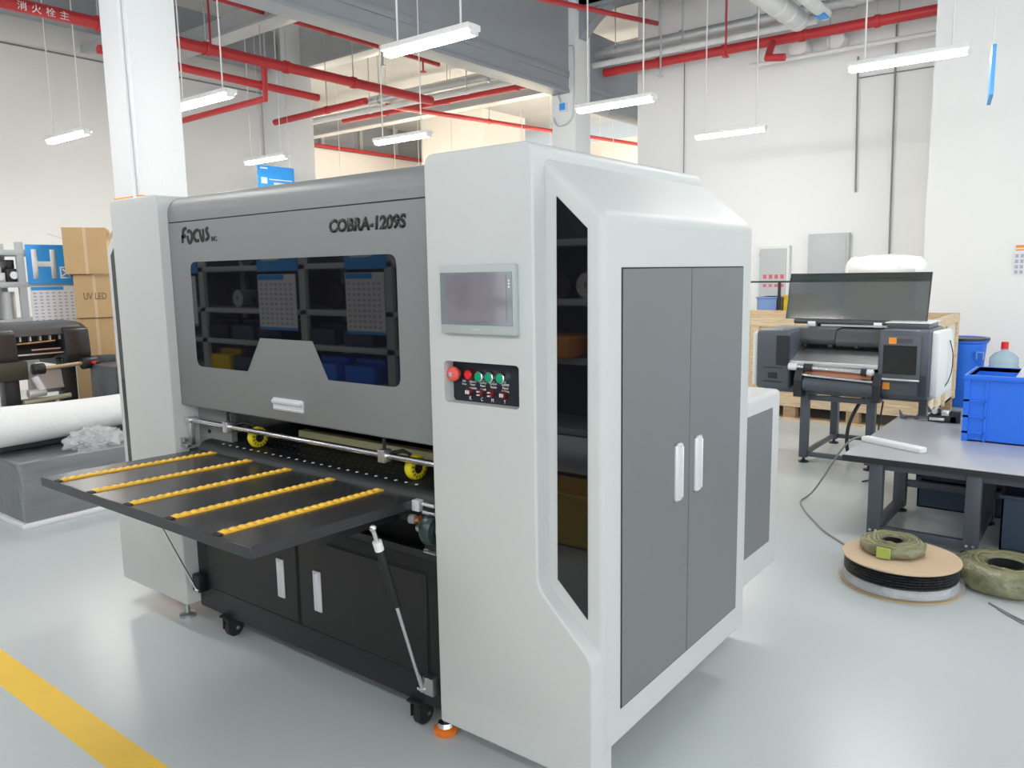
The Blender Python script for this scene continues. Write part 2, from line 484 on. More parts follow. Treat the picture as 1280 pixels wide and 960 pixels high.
ibeam_x('pale cross beam over the red pipes at the upper left', 6.6, -12, -7.1, 4.75, 5.0, .3, GALV)
ibeam_x('grey cross beam behind the first pale one', 9.0, -19, -7.1, 5.0, 5.7, .3, GALV)
ibeam_x('grey cross beam meeting the white column from the right', 10.5, -6.7, -1.9, 5.35, 6.1, .3, BEAMGREY)
ibeam_x('grey cross beam high over the far hall', 14, -19, -7.1, 5.2, 5.9, .3, GALV)
obj_h = tag(obj('beam_bracket', prism(round_poly([(-6.7, 5.9), (-6.7, 4.95), (-6.45, 5.2), (-6.0, 5.45), (-5.2, 5.5), (-5.2, 5.9)], [0, .02, .2, .2, .02, 0]), 'y', 10.4, 10.6), BEAMGREY), 'curved grey bracket at the top of the white column', 'bracket')
tag(obj('steel_beam', box(-11.75, -11.35, -7, 8.4, 4.95, 5.5), BEAMGREY, None, 0), 'grey beam along the top of the left wall', 'beam')
for k, y in enumerate((2.9, 5.6)):
    tag(obj('ceiling_bracket', box(-12.0, -10.9, y-.05, y+.05, 4.72, 4.82), GALV, None, 0), ('galvanised arm on the left wall at the picture corner', 'galvanised arm on the left wall behind the banded column')[k], 'bracket')

# pipes
def pipe(label, pts, r, m_, clamps=(), cap=True, seg=12, name='pipe', hang=None):
    """straight or bent pipe with clamp rings; clamps are fractions along the first segment"""
    t = thing(name, label, 'pipe', pts[0])
    obj('run', tube(pts, r, seg), m_, t)
    a, b = Vector(pts[0]), Vector(pts[1])
    for u in clamps:
        p = a.lerp(b, u); d = (b-a).normalized()*.03
        obj('coupling', cyl(p-d, p+d, r*1.22, seg), m_ if hang is None else hang, t)
        obj('hanger', cyl(p, (p.x, p.y, CZ), .008, 6), GALV, t)
    return t
pipe('thick red pipe running above the shelf toward the banded column', [(-9, -2, 4.25), (-9, 9.6, 4.27)], .068, REDPIPE, (.38, .55, .66, .76, .86))
pipe('lower red pipe just under the thick red one', [(-9.1, 4.4, 4.02), (-9.1, 7.4, 3.98)], .05, REDPIPE, (.3, .7))
pipe('thin red pipe high above the thick red one', [(-9, 1, 4.93), (-9, 9.8, 4.86)], .036, REDPIPE, (.55, .75, .9))
pipe('red branch pipe dropping to the left wall', [(-9.05, 6.5, 4.25), (-9.05, 6.5, 3.82), (-11.3, 6.5, 3.80)], .042, REDPIPE)
pipe('second red branch pipe over the far column', [(-9.0, 8.2, 4.05), (-11.2, 8.2, 4.02)], .05, REDPIPE, (.4,))
pipe('red sprinkler pipe crossing the near corner above the picture', [(-6, 4, 4.3), (-6, 11.55, 5.3)], .035, REDPIPE)
pipe('thick grey pipe along the top of the back wall', [(-16, 11.1, 4.92), (-2.0, 11.1, 4.88)], .075, GALV, (.1, .3, .5, .68, .76, .84, .93))
pipe('thinner white pipe under the thick grey one', [(-16, 11.0, 4.72), (-3.4, 11.0, 4.70)], .045, WHITEPIPE, (.12, .32, .52, .7, .85))
pipe('red main pipe under the white pipes on the back wall', [(-6.73, 11.2, 4.62), (-2.0, 11.2, 4.60)], .068, REDPIPE, (.2, .42, .65, .85))
pipe('red pipe crossing the warm far hall', [(-14.5, 12.5, 5.05), (-7.3, 12.5, 5.03)], .06, REDPIPE, (.2, .45, .7))
pipe('red pipe running back along the far hall ceiling', [(-11.5, 11, 4.75), (-11.5, 21.5, 5.2)], .05, REDPIPE, (.3, .6))
pipe('red pipe along the far left wall', [(-18.85, 10, 5.3), (-18.85, 21, 5.3)], .05, REDPIPE, (.3, .6))
pipe('thin white conduit along the back wall below the red main', [(-4.4, 11.3, 4.36), (-2.0, 11.3, 4.36)], .03, WHITEPIPE, (.05, .45, .8))
pipe('red stub pipe turning off the main beside the white ducts', [(-4.05, 11.2, 4.6), (-3.95, 10.75, 4.28), (-3.72, 10.75, 4.25)], .05, REDPIPE)
for k, (x, z, r, y0, y1, lb) in enumerate(((-3.50, 4.62, .13, 8.2, 10.6, 'thick white insulated pipe at the top edge, leftmost of the bundle'), (-3.17, 4.63, .075, 8.2, 10.6, 'white insulated pipe with a blue label at the top edge'), (-3.75, 4.50, .13, 11.3, 11.55, 'white insulated pipe stub under the red main, left one'), (-3.25, 4.50, .12, 11.3, 11.55, 'white insulated pipe stub under the red main, right one'))):
    t = thing('insulated_pipe', lb, 'pipe', (x, y1, z))
    obj('run', cyl((x, y0, z), (x, y1, z), r, 20, .02), WHITEPIPE, t)
    parts('tape_ring', [lathe([(r*1.01, -.03), (r*1.04, -.02), (r*1.04, .02), (r*1.01, .03)], (x, y1-.35*(q+.4), z), 'y', 20) for q in range(3 if k < 2 else 0)], PRWHITE, t)
    if k == 1: obj('blue_label', box(x-.05, x+.07, y1-.3, y1-.1, z-r-.004, z-r+.02), BLUESIGN, t)
t = thing('pipe_lettering', 'row of white characters painted on the thick red pipe', 'lettering', (-8.93, 3.6, 4.22))
for k in range(4): obj('character', text_bm('消火栓主'[k], .09, .085, .002, 0, .004, 'left', (-8.93, 3.55+k*.135, 4.20)), PRINTWHITE, t, 0)
for k, (x, y) in enumerate(((-9.6, 5.3), (-9.6, 6.1), (-10.2, 5.7), (-8.2, 7.8), (-8.3, 8.7), (-10.4, 7.5), (-5.6, 10.9), (-4.6, 10.9))):
    o = obj('sprinkler_drop', [cyl((x, y, 4.35+.1*(k % 3)), (x, y, CZ), .014, 8), lathe([(.014, -.03), (.05, -.02), (.05, -.01), (.014, 0)], (x, y, 4.35+.1*(k % 3)), 'z', 10)], REDPIPE if k % 3 == 1 else GALV)
    tag(o, 'thin vertical hanger rod among the ceiling pipes', 'rod', 'hanger rods among the ceiling pipes')

# hanging tube lamps (their own light)
def lamp(label, x0, x1, y, warm=False, z=3.15, group=None):
    t = thing('tube_lamp', label, 'lamp', ((x0+x1)/2, y, z), group)
    hw = .012 if warm else .068  # warm lamps get a narrow housing so their light reaches the upper walls
    obj('housing', box(x0, x1, y-hw, y+hw, z, z+.04, .004), LAMPBODY, t)
    obj('tube', box(x0+.012, x1-.012, y-.040, y+.040, z-.036, z-.001, .014, 3), LAMPWARM if warm else LAMPGLOW, t)
    parts('end_cap', [box(x0-.004, x0+.014, y-.04, y+.04, z-.037, z+.04, .005), box(x1-.014, x1+.004, y-.04, y+.04, z-.037, z+.04, .005)], LAMPBODY, t)
    parts('cord', [tube([(x, y, z+.05), (x, y, CZ)], .0075, 6) for x in (x0+.12, x1-.12)], CORDWHITE, t)
    return t
lamp('lit tube lamp in front of the right wall, rightmost', -1.94, -1.06, 7.17)
lamp('lit tube lamp in front of the back wall, above the smoky printer', -4.34, -3.46, 9.42)
lamp('lit tube lamp across the white column above the right tower', -4.55, -3.68, 7.04)
lamp('largest lit tube lamp, hanging before the big grey beam', -4.48, -3.62, 4.31)
lamp('lit tube lamp just right of the banded column', -7.38, -6.47, 4.28)
lamp('lit tube lamp left of the banded column above the shelf', -10.2, -9.25, 4.27)
lamp('lit tube lamp above the small blue hanging sign', -10.12, -9.2, 6.89)
lamp('lit tube lamp over the middle of the machine hood', -7.5, -6.6, 6.98)
for x, y in ((-4.2, 1.5), (-7.0, 1.5), (-9.7, 1.5), (-4.2, -1.2), (-1.5, -1.2), (1.2, -1.2), (-7, -1.2), (1.2, 7.1), (-.7, 4.4)):
    lamp('lit tube lamp hanging above the picture', x-.44, x+.44, y, group='lamps above the picture')
for x, y in ((-10, 14), (-13, 14), (-16, 13.2), (-9.5, 17), (-12.3, 17), (-16.5, 16.5), (-12, 20.5), (-9, 20.5)):
    lamp('unseen warm tube lamp added behind the machine to brighten the far hall', x-.6, x+.6, y, True, group='unseen lamps added for the far hall')  # added out of sight to make the far hall bright and warm

bs = thing('hanging_sign', 'blue hanging sign with white print between the columns', 'sign', (-10.5, 7.6, 2.8))
obj('board', box(-10.52, -10.5, 7.33, 7.99, 2.80, 3.20), BLUESIGN, bs, 0)
parts('white_print', [box(-10.5, -10.496, 7.38, 7.48, 2.93, 3.02), box(-10.5, -10.496, 7.52, 7.94, 2.99, 3.005), box(-10.5, -10.496, 7.60, 7.82, 2.92, 2.955), box(-10.5, -10.496, 7.37, 7.50, 3.15, 3.17)], PRINTWHITE, bs, 0)
parts('cord', [tube([(-10.51, y, 3.2), (-10.51, y, CZ)], .004, 6) for y in (7.4, 7.92)], CORDWHITE, bs)

# ------------------------------------------------------------------ the sheet printing machine
MC = -4.665                                # x mirrored = MC - x
M = thing('sheet_printing_machine', 'large white and grey sheet printing machine with dark windows and a black feed table', 'machine', (-2.3325, 2.4, 0))
YT, YB, XD = 1.66, 1.712, -1.03

def tower(right):
    X = (lambda x: x) if right else (lambda x: MC-x)
    def PX(pts): return [(X(a), b) for a, b in pts]
    plate_out = round_poly([(-1.595, .113), (-1.037, .113), (-1.037, .475), (-1.212, .645), (-1.212, 1.837), (-1.595, 1.837)], [.01, .012, .03, .03, .035, .035], 5)
    bm = prism(PX(plate_out), 'y', YT, 2.685)
    front = [e for e in bm.edges if all(abs(v.co.y-YT) < 1e-6 for v in e.verts)]
    bmesh.ops.bevel(bm, geom=front, offset=.014, segments=4, profile=.5, affect='EDGES', clamp_overlap=True)
    xa, xb = sorted((X(-1.204), X(-.9)))
    bm = boolean(bm, box(xa, xb, 1.76, 2.9, 0, .72))
    if right:
        cut = prism(rounded(-1.537, -1.265, 1.134, 1.254, .012), 'y', 1.6, 1.705)
        bm = boolean(bm, cut)
    pl = obj('tower_shell', bm, WHITE, M, 35)
    body = prism(PX([(-1.26, 1.80), (-1.218, 1.80), (XD, 1.645), (XD, .18), (-1.26, .18)]), 'y', YB, 2.718)
    es = []
    for e in body.edges:
        a, b = e.verts
        if all(abs(v.co.x-X(XD)) < 1e-6 for v in (a, b)) or (abs(a.co.y-b.co.y) < 1e-6 and {round(a.co.z, 3), round(b.co.z, 3)} == {1.8, 1.645}): es.append(e)
    bmesh.ops.bevel(body, geom=es, offset=.022, segments=4, profile=.5, affect='EDGES', clamp_overlap=True)
    tb = obj('tower_body', body, WHITE, M, 35)
    # slanted dark window on the recessed front of the body
    obj('side_window', prism(PX([(-1.172, 1.696), (-1.079, 1.610), (-1.082, .566), (-1.179, .659)]), 'y', YB-.0025, YB+.01), DARKGLASS, M, 0)
    # double doors in the outer side
    s = 1 if right else -1
    obj('door_gap', box(X(XD)-s*.01, X(XD)+s*.0015, 1.797, 2.625, .284, 1.511), SEAM, tb, 0)
    for y0, y1, hy in ((1.801, 2.2115, 2.135), (2.2155, 2.621, 2.273)):
        d = obj('door', box(X(XD)-s*.005, X(XD)+s*.004, y0, y1, .288, 1.507, .001, 1), DOORGREY, M)
        x0 = X(XD)+s*.004
        obj('handle', [box(x0-s*.002, x0+s*.006, hy-.024, hy-.012, .805, .985, .002), box(x0-s*.002, x0+s*.006, hy+.012, hy+.024, .805, .985, .002), box(x0-s*.002, x0+s*.006, hy-.024, hy+.024, .805, .812, .002), box(x0-s*.002, x0+s*.006, hy-.024, hy+.024, .978, .985, .002), box(x0-s*.002, x0+s*.002, hy-.014, hy+.014, .81, .98), box(x0, x0+s*.014, hy+.006, hy+.014, .815, .975, .003)], PULL, d)
    return pl
tower(True); tower(False)

# operator screen on the right tower
sb = obj('screen_housing', prism(rounded(-1.528, -1.261, 1.335, 1.526, .006), 'y', 1.642, 1.662, .003), SILVER, M)
obj('screen_glass', box(-1.525, -1.269, 1.6405, 1.645, 1.361, 1.505), LCD, sb, 0)
obj('screen_display', box(-1.506, -1.288, 1.6395, 1.642, 1.369, 1.498), LCDIN, sb, 0)
obj('maker_mark', box(-1.410, -1.380, 1.6412, 1.642, 1.346, 1.351), PANELGREY, sb, 0)
parts('indicator', [box(-1.281, -1.276, 1.639, 1.6405, 1.463, 1.468), box(-1.281, -1.276, 1.639, 1.6405, 1.471, 1.476), box(-1.281, -1.276, 1.639, 1.6405, 1.479, 1.484)], PRINTWHITE, sb, 0)

# control panel in its recess
cp = obj('control_panel', box(-1.57, -1.255, 1.699, 1.707, 1.125, 1.263), mat('control_black', (.012, .014, .022), .4), M, 0)
def button(x, z, r, m_, rim, depth, name='button'):
    prof = [(r*1.12, 0), (r*1.12, -.006), (r*1.0, -.010), (r, -depth), (r*.86, -depth-.002), (r*.84, -depth+.001)]
    b = obj('%s_rim' % name if rim else name, lathe(prof, (x, 1.699, z), 'y', 24), rim or m_, M)
    if rim: obj(name, lathe([(r*.84, 0), (r*.84, -depth-.001), (r*.7, -depth-.003)], (x, 1.699, z), 'y', 24), m_, b)
    return b
eb = obj('emergency_stop', lathe([(.013, 0), (.013, -.012), (.021, -.013), (.0215, -.022), (.016, -.029), (.006, -.031)], (-1.520, 1.699, 1.214), 'y', 28), REDSTOP, M)
obj('stop_badge', box(-1.526, -1.514, 1.6665, 1.669, 1.208, 1.220), mat('badge_grey', (.35, .42, .55), .5), eb, 0)
button(-1.467, 1.214, .0155, REDBTN, mat('rim_darkred', (.12, .008, .01), .35), .016)
for x in (-1.429, -1.391, -1.351): button(x, 1.211, .0155, GREENBTN, CHROME, .015)
for i, (x, ch) in enumerate(((-1.474, 'K'), (-1.431, 'C'), (-1.392, 'M'), (-1.348, 'Y'))):
    sk = obj('connector', lathe([(.0115, 0), (.0115, -.008), (.009, -.012), (.008, -.008)], (x, 1.699, 1.163), 'y', 20), REDSOCKET, M)
    if i in (0, 3): pins = [box(x-.006, x-.003, 1.684, 1.69, 1.158, 1.168), box(x+.002, x+.005, 1.684, 1.69, 1.158, 1.168)]
    else: pins = [box(x-.006, x+.002, 1.684, 1.69, 1.166, 1.169), box(x-.006, x+.002, 1.684, 1.69, 1.156, 1.159)]
    obj('connector_pin', pins, PRINTWHITE, sk, 0)
    obj('letter', text_bm(ch, .0085, .011, .0006, 0, .01, 'front', (x-.002, 1.699, 1.139)), PRINTWHITE, cp, 0)
for x, lines in ((-1.497, ('急停', 'Stop')), (-1.464, ('前端压布', 'Paper', 'extraction')), (-1.426, ('送料吸布', 'Paper', 'absorb')), (-1.388, ('吸风启动', 'Vacuum')), (-1.345, ('前面照明', 'Panel', 'lighting'))):
    for k, ln in enumerate(lines):
        w = {2: .013, 4: .017, 5: .020, 6: .022, 8: .026, 10: .028}[len(ln)] if k else .026 if len(ln) == 4 else .013
        obj('caption', text_bm(ln, w, .0068, .0005, 0, .012, 'front', (x-w/2+.002, 1.699, 1.1895-k*.0092-(0 if x < -1.45 else .001))), PRINTWHITE, cp, 0)

# grey middle front: hood and lifting panel with window
GX0, GX1, GY = -3.072, -1.593, 1.704
arc = [(1.779-.075*math.cos(math.radians(a)), 1.755+.075*math.sin(math.radians(a))) for a in range(0, 91, 9)]
obj('hood', prism([(GY, 1.727)]+arc+[(2.65, 1.83), (2.65, 1.4), (1.85, 1.4), (1.85, 1.727)], 'x', GX0, GX1), GREY, M, 20)
obj('hood_seam', box(GX0, GX1, GY+.004, GY+.05, 1.715, 1.73), SEAM, M, 0)
pan = obj('front_panel', prism([(GY, .985), (GY, 1.7235), (GY+.03, 1.7235), (GY+.06, .995), (GY+.012, .978)], 'x', GX0, GX1, .002, 1), GREY, M)
win = round_poly([(-2.925, 1.566), (-1.764, 1.566), (-1.764, 1.152), (-2.112, 1.152), (-2.187, 1.281), (-2.491, 1.281), (-2.582, 1.152), (-2.925, 1.152)], [.035, .035, .035, .002, .002, .002, .002, .035], 5)
obj('panel_window', prism(win, 'y', GY-.0012, GY+.006), DARKGLASS, M, 0)
obj('panel_pull', [prism(rounded(-2.430, -2.254, 1.022, 1.067, .006), 'y', GY-.004, GY+.002), box(-2.425, -2.259, GY-.016, GY, 1.047, 1.062, .004), box(-2.425, -2.259, GY-.010, GY, 1.027, 1.031, .002)], PULL, M)
# lettering
S = lambda u, v: (-2.976+u*.199, 1.640+v*.058)
F_ = [[(.03, .02), (.07, .55), (.10, .9), (.21, 1.0)], [(.01, .42), (.09, .45), (.17, .50)]]
O_ = [[(.24, .72), (.30, .82), (.37, .70), (.40, .45), (.36, .15), (.30, .02), (.25, .15), (.235, .5)]]
C_ = [[(.64, .80), (.56, .80), (.48, .62), (.46, .40), (.50, .20), (.57, .10), (.64, .16)]]
U_ = [[(.68, .84), (.70, .45), (.735, .15), (.78, .14), (.80, .45), (.80, .86)]]
S_ = [[(.98, .90), (.92, .82), (.92, .66), (.96, .48), (.975, .32), (.93, .18), (.86, .12)]]
for strokes in (F_, O_, C_, U_, S_):
    obj('logo_letter', [ribbon([S(u, v) for u, v in s], -0+.0145, GY) for s in strokes], PRINTBLACK, pan, 0)
obj('logo_letter', text_bm('INC.', .040, .018, .001, 0, .01, 'front', (-2.762, GY-.001, 1.641)), PRINTBLACK, pan, 0)
obj('model_lettering', text_bm('COBRA-1209S', .356, .045, .001, 0.10, .046, 'front', (-2.070, GY-.001, 1.640)), PRINTBLACK, pan, 0)

# opening under the panel
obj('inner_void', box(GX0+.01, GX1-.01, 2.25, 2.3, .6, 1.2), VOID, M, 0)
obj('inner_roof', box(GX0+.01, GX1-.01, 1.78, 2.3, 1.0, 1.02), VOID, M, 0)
obj('side_filler', prism([(-3.072, .985), (-3.072, .80), (-2.95, .815), (-2.83, .835), (-2.83, .985)], 'y', 1.775, 1.80), GREY, M)
obj('filler_hole', [cyl((-2.99, 1.77, .865), (-2.99, 1.78, .865), .008, 10)], VOID, M)
bed = obj('vacuum_bed', prism(round_poly([(1.708, .72), (1.708, .795), (1.735, .832), (1.80, .838), (2.24, .838), (2.24, .72)], [0, .02, .03, .03, 0, 0]), 'x', -2.985, -1.640), BLACK, M, 50)
hole_bms = []
for i in range(24):
    x = -2.84+i*.0475
    hole_bms.append(lathe([(.0058, 0), (.0058, .0014), (.004, .002)], (x, 1.742, .8335), 'z', 8))
stuff(obj('lit_hole_dot', hole_bms, PRWHITE, M))  # white discs stand in for light in the front row of bed holes
hole_bms = []
for j in range(5):
    for i in range(34): hole_bms.append(lathe([(.004, 0), (.004, .0008)], (-2.86+i*.034, 1.79+j*.042, .838), 'z', 6))
stuff(obj('bed_hole', hole_bms, mat('hole_grey', (.06, .06, .065), .5), M))
obj('cream_bar', box(-2.56, -1.6, 1.90, 1.94, .868, .897, .004), CREAM, M)
obj('cream_bar_base', box(-2.6, -1.6, 1.93, 2.0, .845, .87), mat('olive_base', (.14, .14, .09), .5), M, 0)
# press bar with clamps and wheels
bar = obj('press_bar', cyl((-3.045, 1.725, .917), (-1.60, 1.725, .917), .0105, 16), CHROME, M)
obj('bar_bracket', [box(-3.055, -3.035, 1.715, 1.735, .81, .925, .003), box(-3.062, -3.028, 1.705, 1.745, .905, .928, .004)], ALU, M)
for i in range(5):
    obj('bolt', cyl((-3.06+.018*(i % 3), 1.685, .815+.022*(i//3)), (-3.06+.018*(i % 3), 1.70, .815+.022*(i//3)), .009, 8), STEEL, M)
wheel_src = None
for x, xw in ((-2.767, -2.665), (-1.872, -1.792)):
    cl = obj('bar_clamp', box(x-.016, x+.016, 1.706, 1.742, .895, .938, .003), ALU, M)
    obj('clamp_screw', [cyl((x, 1.724, .93), (x, 1.724, .975), .006, 8), tube([(x, 1.724, .972), (x+.01, 1.74, .985), (x+.03, 1.75, .985)], .006, 8)], RUBBER, cl)
    obj('wheel_arm', [tube([(x, 1.735, .92), (x+.03, 1.78, .925), (xw-.03, 1.79, .915), (xw-.03, 1.785, .876)], .007, 8), cyl((xw-.03, 1.785, .876), (xw+.022, 1.785, .876), .006, 10)], BLACK, cl)
    r = .042
    tyre = obj('press_wheel', lathe([(.020, -.016), (.030, -.018), (.038, -.014), (r, -.004), (r, .004), (.038, .014), (.030, .018), (.020, .016), (.020, -.016)], (xw, 1.785, .876), 'x', 32), WHEELYELLOW, M)
    obj('wheel_hub', [lathe([(.020, -.012), (.020, .012), (.012, .015), (.008, .012)], (xw, 1.785, .876), 'x', 24)], RUBBER, tyre)
    obj('wheel_print', [move(box(.0175, .0183, -.0035, .0035, .025, .035), Matrix.Translation((xw, 1.785, .876)) @ Matrix.Rotation(a*2*PI/14, 4, 'X')) for a in range(14)], mat('wheel_ink', (.25, .20, .02), .5), tyre, 0)
    obj('axle_screw', cyl((xw+.018, 1.785, .876), (xw+.026, 1.785, .876), .005, 8), CHROME, tyre)

# black base cabinet
obj('base_cabinet', box(-3.068, -1.635, 1.722, 2.6, .097, .60, .003), BLACK, M)
obj('base_rail', box(-3.068, -1.60, 1.80, 2.6, .60, .74), VOID, M, 0)
parts('base_post', [box(-1.70, -1.635, 1.722, 1.80, .60, .79), box(-3.068, -3.0, 1.722, 1.80, .60, .79)], BLACK, M, 0)
obj('base_top_rail', box(-3.0, -1.70, 1.724, 1.75, .595, .625), BLACK, M, 0)
for x0, x1, hx in ((-2.985, -2.375, -2.470), (-2.355, -1.700, -2.250)):
    obj('cabinet_door_gap', box(x0-.008, x1+.008, 1.7205, 1.7235, .196, .556), VOID, M, 0)
    d = obj('cabinet_door', box(x0, x1, 1.718, 1.724, .204, .548, .0015, 1), BLACK, M)
    obj('handle', [box(hx-.021, hx+.021, 1.712, 1.720, .282, .437, .003), box(hx-.004, hx+.004, 1.704, 1.715, .290, .430, .003)], PULL, d)
# casters and feet
def caster(x, y):
    c = obj('caster_fork', [box(x-.03, x+.03, y-.03, y+.03, .088, .097, .002), box(x-.022, x-.017, y-.02, y+.035, .035, .09), box(x+.017, x+.022, y-.02, y+.035, .035, .09), cyl((x, y, .07), (x, y, .09), .02, 12)], RUBBER, M)
    obj('caster_wheel', lathe([(.010, -.016), (.034, -.016), (.040, -.010), (.040, .010), (.034, .016), (.010, .016)], (x, y+.02, .040), 'x', 24), RUBBER, c)
    obj('caster_axle', [cyl((x+.016, y+.02, .04), (x+.026, y+.02, .04), .008, 10)], CHROME, c)
for x in (-2.875, -1.765):
    for y in (1.735, 2.5): caster(x, y)
obj('front_foot', [lathe([(.0, 0), (.036, .0), (.040, .006), (.040, .018), (.030, .026), (.0, .026)], (-1.665, 1.755, 0), 'z', 28)], ORANGE, M)
obj('foot_plate', lathe([(.028, .026), (.024, .04), (.010, .045), (.010, .115)], (-1.665, 1.755, 0), 'z', 20), CHROME, M)
for x, y in ((-3.22, 1.74), (-1.3, 1.9), (-1.3, 2.6), (-3.35, 2.6)):
    obj('levelling_foot', lathe([(.035, 0), (.035, .012), (.012, .02), (.010, .12)], (x, y, 0), 'z', 20), STEEL, M)

# feed table: front edge slightly raised
def tz(y): return .80+(1.71-y)*.025
tbl = obj('feed_table', prism([(1.110, tz(1.11)-.034), (1.110, tz(1.11)), (1.712, .80), (1.712, .766)], 'x', -2.985, -1.722, .002, 1), TABLEBLACK, M)
roll_src = None
for k in range(5):
    xs = -2.863+k*.2443
    st = obj('roller_strip', prism([(1.128, tz(1.128)), (1.128, tz(1.128)+.004), (1.715, tz(1.715)+.004), (1.715, tz(1.715))], 'x', xs-.0155, xs+.0155), CHANNEL, M, 0)
    obj('strip_end', box(xs-.016, xs+.016, 1.112, 1.128, tz(1.12)-.006, tz(1.12)+.003), RUBBER, st, 0)
    for j in range(21):
        y = 1.141+j*.0278; p = (xs, y, tz(y)-.0055)
        if roll_src is None:
            roll_src = obj('roller', lathe([(.008, -.0125), (.0125, -.0115), (.0148, -.006), (.0148, .006), (.0125, .0115), (.008, .0125)], p, 'x', 20), YELLOWROLL, st, 60, at=p)
        else: inst('roller', roll_src, st, p)
# hinge arms and gas struts
parts('table_bracket', [box(-1.86, -1.80, 1.38, 1.72, .72, .768), box(-2.93, -2.87, 1.38, 1.72, .72, .768)], BLACK, M, 0)
def strut(x, top, bot, split, fat):
    a = Vector((x,)+top); b = Vector((x,)+bot); c = a.lerp(b, split)
    s = obj('gas_strut', cyl(a.lerp(b, .10), c, fat, 16, .003), RUBBER, M)
    obj('strut_rod', cyl(c, b, fat*.55, 12), CHROME, s)
    obj('strut_collar', cyl(a.lerp(b, .075), a.lerp(b, .125), fat*1.15, 16), PRINTWHITE if fat > .01 else STEEL, s)
    parts('ball_joint', [cyl(a, a.lerp(b, .08), fat*.6, 10), lathe([(.001, -.012), (.009, -.008), (.012, 0), (.009, .008), (.001, .012)], a, 'x', 14), lathe([(.001, -.01), (.008, -.007), (.01, 0), (.008, .007), (.001, .01)], b, 'x', 14), cyl(b, b+Vector((-.02 if x > -2.3 else .02, .0, 0)), .007, 10)], CHROME, s)
strut(-1.700, (1.507, .762), (1.690, .168), .46, .0125)
strut(-3.000, (1.43, .772), (1.669, .197), .34, .0085)
obj('strut_bracket', [box(-1.70, -1.655, 1.69, 1.724, .155, .215, .003)], STEEL, M)
obj('strut_bracket', [box(-3.06, -3.01, 1.685, 1.724, .175, .25, .003)], BLACK, M)
# bearing and fitting by the right tower
bearing = obj('roller_bearing', [lathe([(.045, -.02), (.05, -.012), (.05, .012), (.045, .02), (.022, .02), (.022, -.02), (.045, -.02)], (-1.64, 1.70, .715), 'x', 24)], mat('bearing_green', (.05, .075, .07), .35, metal=.5), M)
obj('bearing_shaft', cyl((-1.70, 1.70, .715), (-1.60, 1.70, .715), .018, 14), STEEL, bearing)
parts('bearing_screw', [cyl((-1.66, 1.68, .715+dz), (-1.61, 1.68, .715+dz), .007, 8) for dz in (-.065, .06, .085)], CHROME, bearing)
obj('air_fitting', [cyl((-1.735, 1.695, .735), (-1.715, 1.70, .735), .015, 14)], mat('fitting_grey', (.30, .31, .34), .4), M)
obj('copper_tip', [cyl((-1.715, 1.70, .735), (-1.695, 1.70, .742), .010, 12)], mat('copper', (.75, .30, .12), .3, metal=.8), M)
obj('hinge_block', box(-1.722, -1.690, 1.69, 1.715, .765, .80, .003), PULL, M)
# rear section of the machine
rear = obj('rear_cabinet', box(-3.5, -1.14, 2.70, 3.375, .2, .985, .02, 3), WHITE, M)
obj('rear_cabinet_panel', box(-1.142, -1.137, 2.80, 3.27, .327, .917, .001, 1), DOORGREY, M)
parts('rear_foot', [lathe([(.035, 0), (.035, .012), (.012, .02), (.010, .21)], (x, 3.2, 0), 'z', 16) for x in (-3.3, -1.35)], STEEL, M)

# ------------------------------------------------------------------ right side: work table and things on and under it
WT = thing('work_table', 'low dark steel work table with a grey top', 'table', (-.3, 5.2, 0))
TZ = .47
obj('table_top', box(-1.168, 1.0, 4.515, 5.98, TZ-.028, TZ, .003), TOPGREY, WT)
obj('edge_band', box(-1.170, 1.0, 4.508, 4.516, TZ-.034, TZ-.004), PRDARK, WT, 0)
for x in (-1.0, -.53, .5):
    for y in (4.57, 5.2, 5.9):
        if x == .5 and y == 5.2: continue
        l = obj('leg', box(x-.035, x+.035, y-.03, y+.03, .03, TZ-.028, .003), FRAMEGREY, WT)
        obj('foot', lathe([(.045, 0), (.045, .008), (.012, .016), (.010, .032)], (x, y, 0), 'z', 14), PRDARK, l)
        parts('bolt', [cyl((x-.015+.03*q, y-.038, .055), (x-.015+.03*q, y-.03, .055), .008, 8) for q in (0, 1)], CHROME, l)
obj('front_stretcher', box(-.965, -.565, 4.55, 4.59, .03, .075, .003), FRAMEGREY, WT)
obj('side_stretcher', box(-1.03, -.975, 4.6, 5.17, .03, .07, .003), FRAMEGREY, WT)
obj('side_stretcher', box(-.555, -.505, 4.6, 5.17, .03, .07, .003), FRAMEGREY, WT)
obj('top_rail', box(-1.03, .5, 4.56, 4.60, TZ-.075, TZ-.028, .003), FRAMEGREY, WT)
obj('top_rail', box(-1.03, -.99, 4.6, 5.9, TZ-.075, TZ-.028, .003), FRAMEGREY, WT)
obj('back_stretcher', box(-.97, .5, 5.18, 5.22, .16, .20, .003), FRAMEGREY, WT)

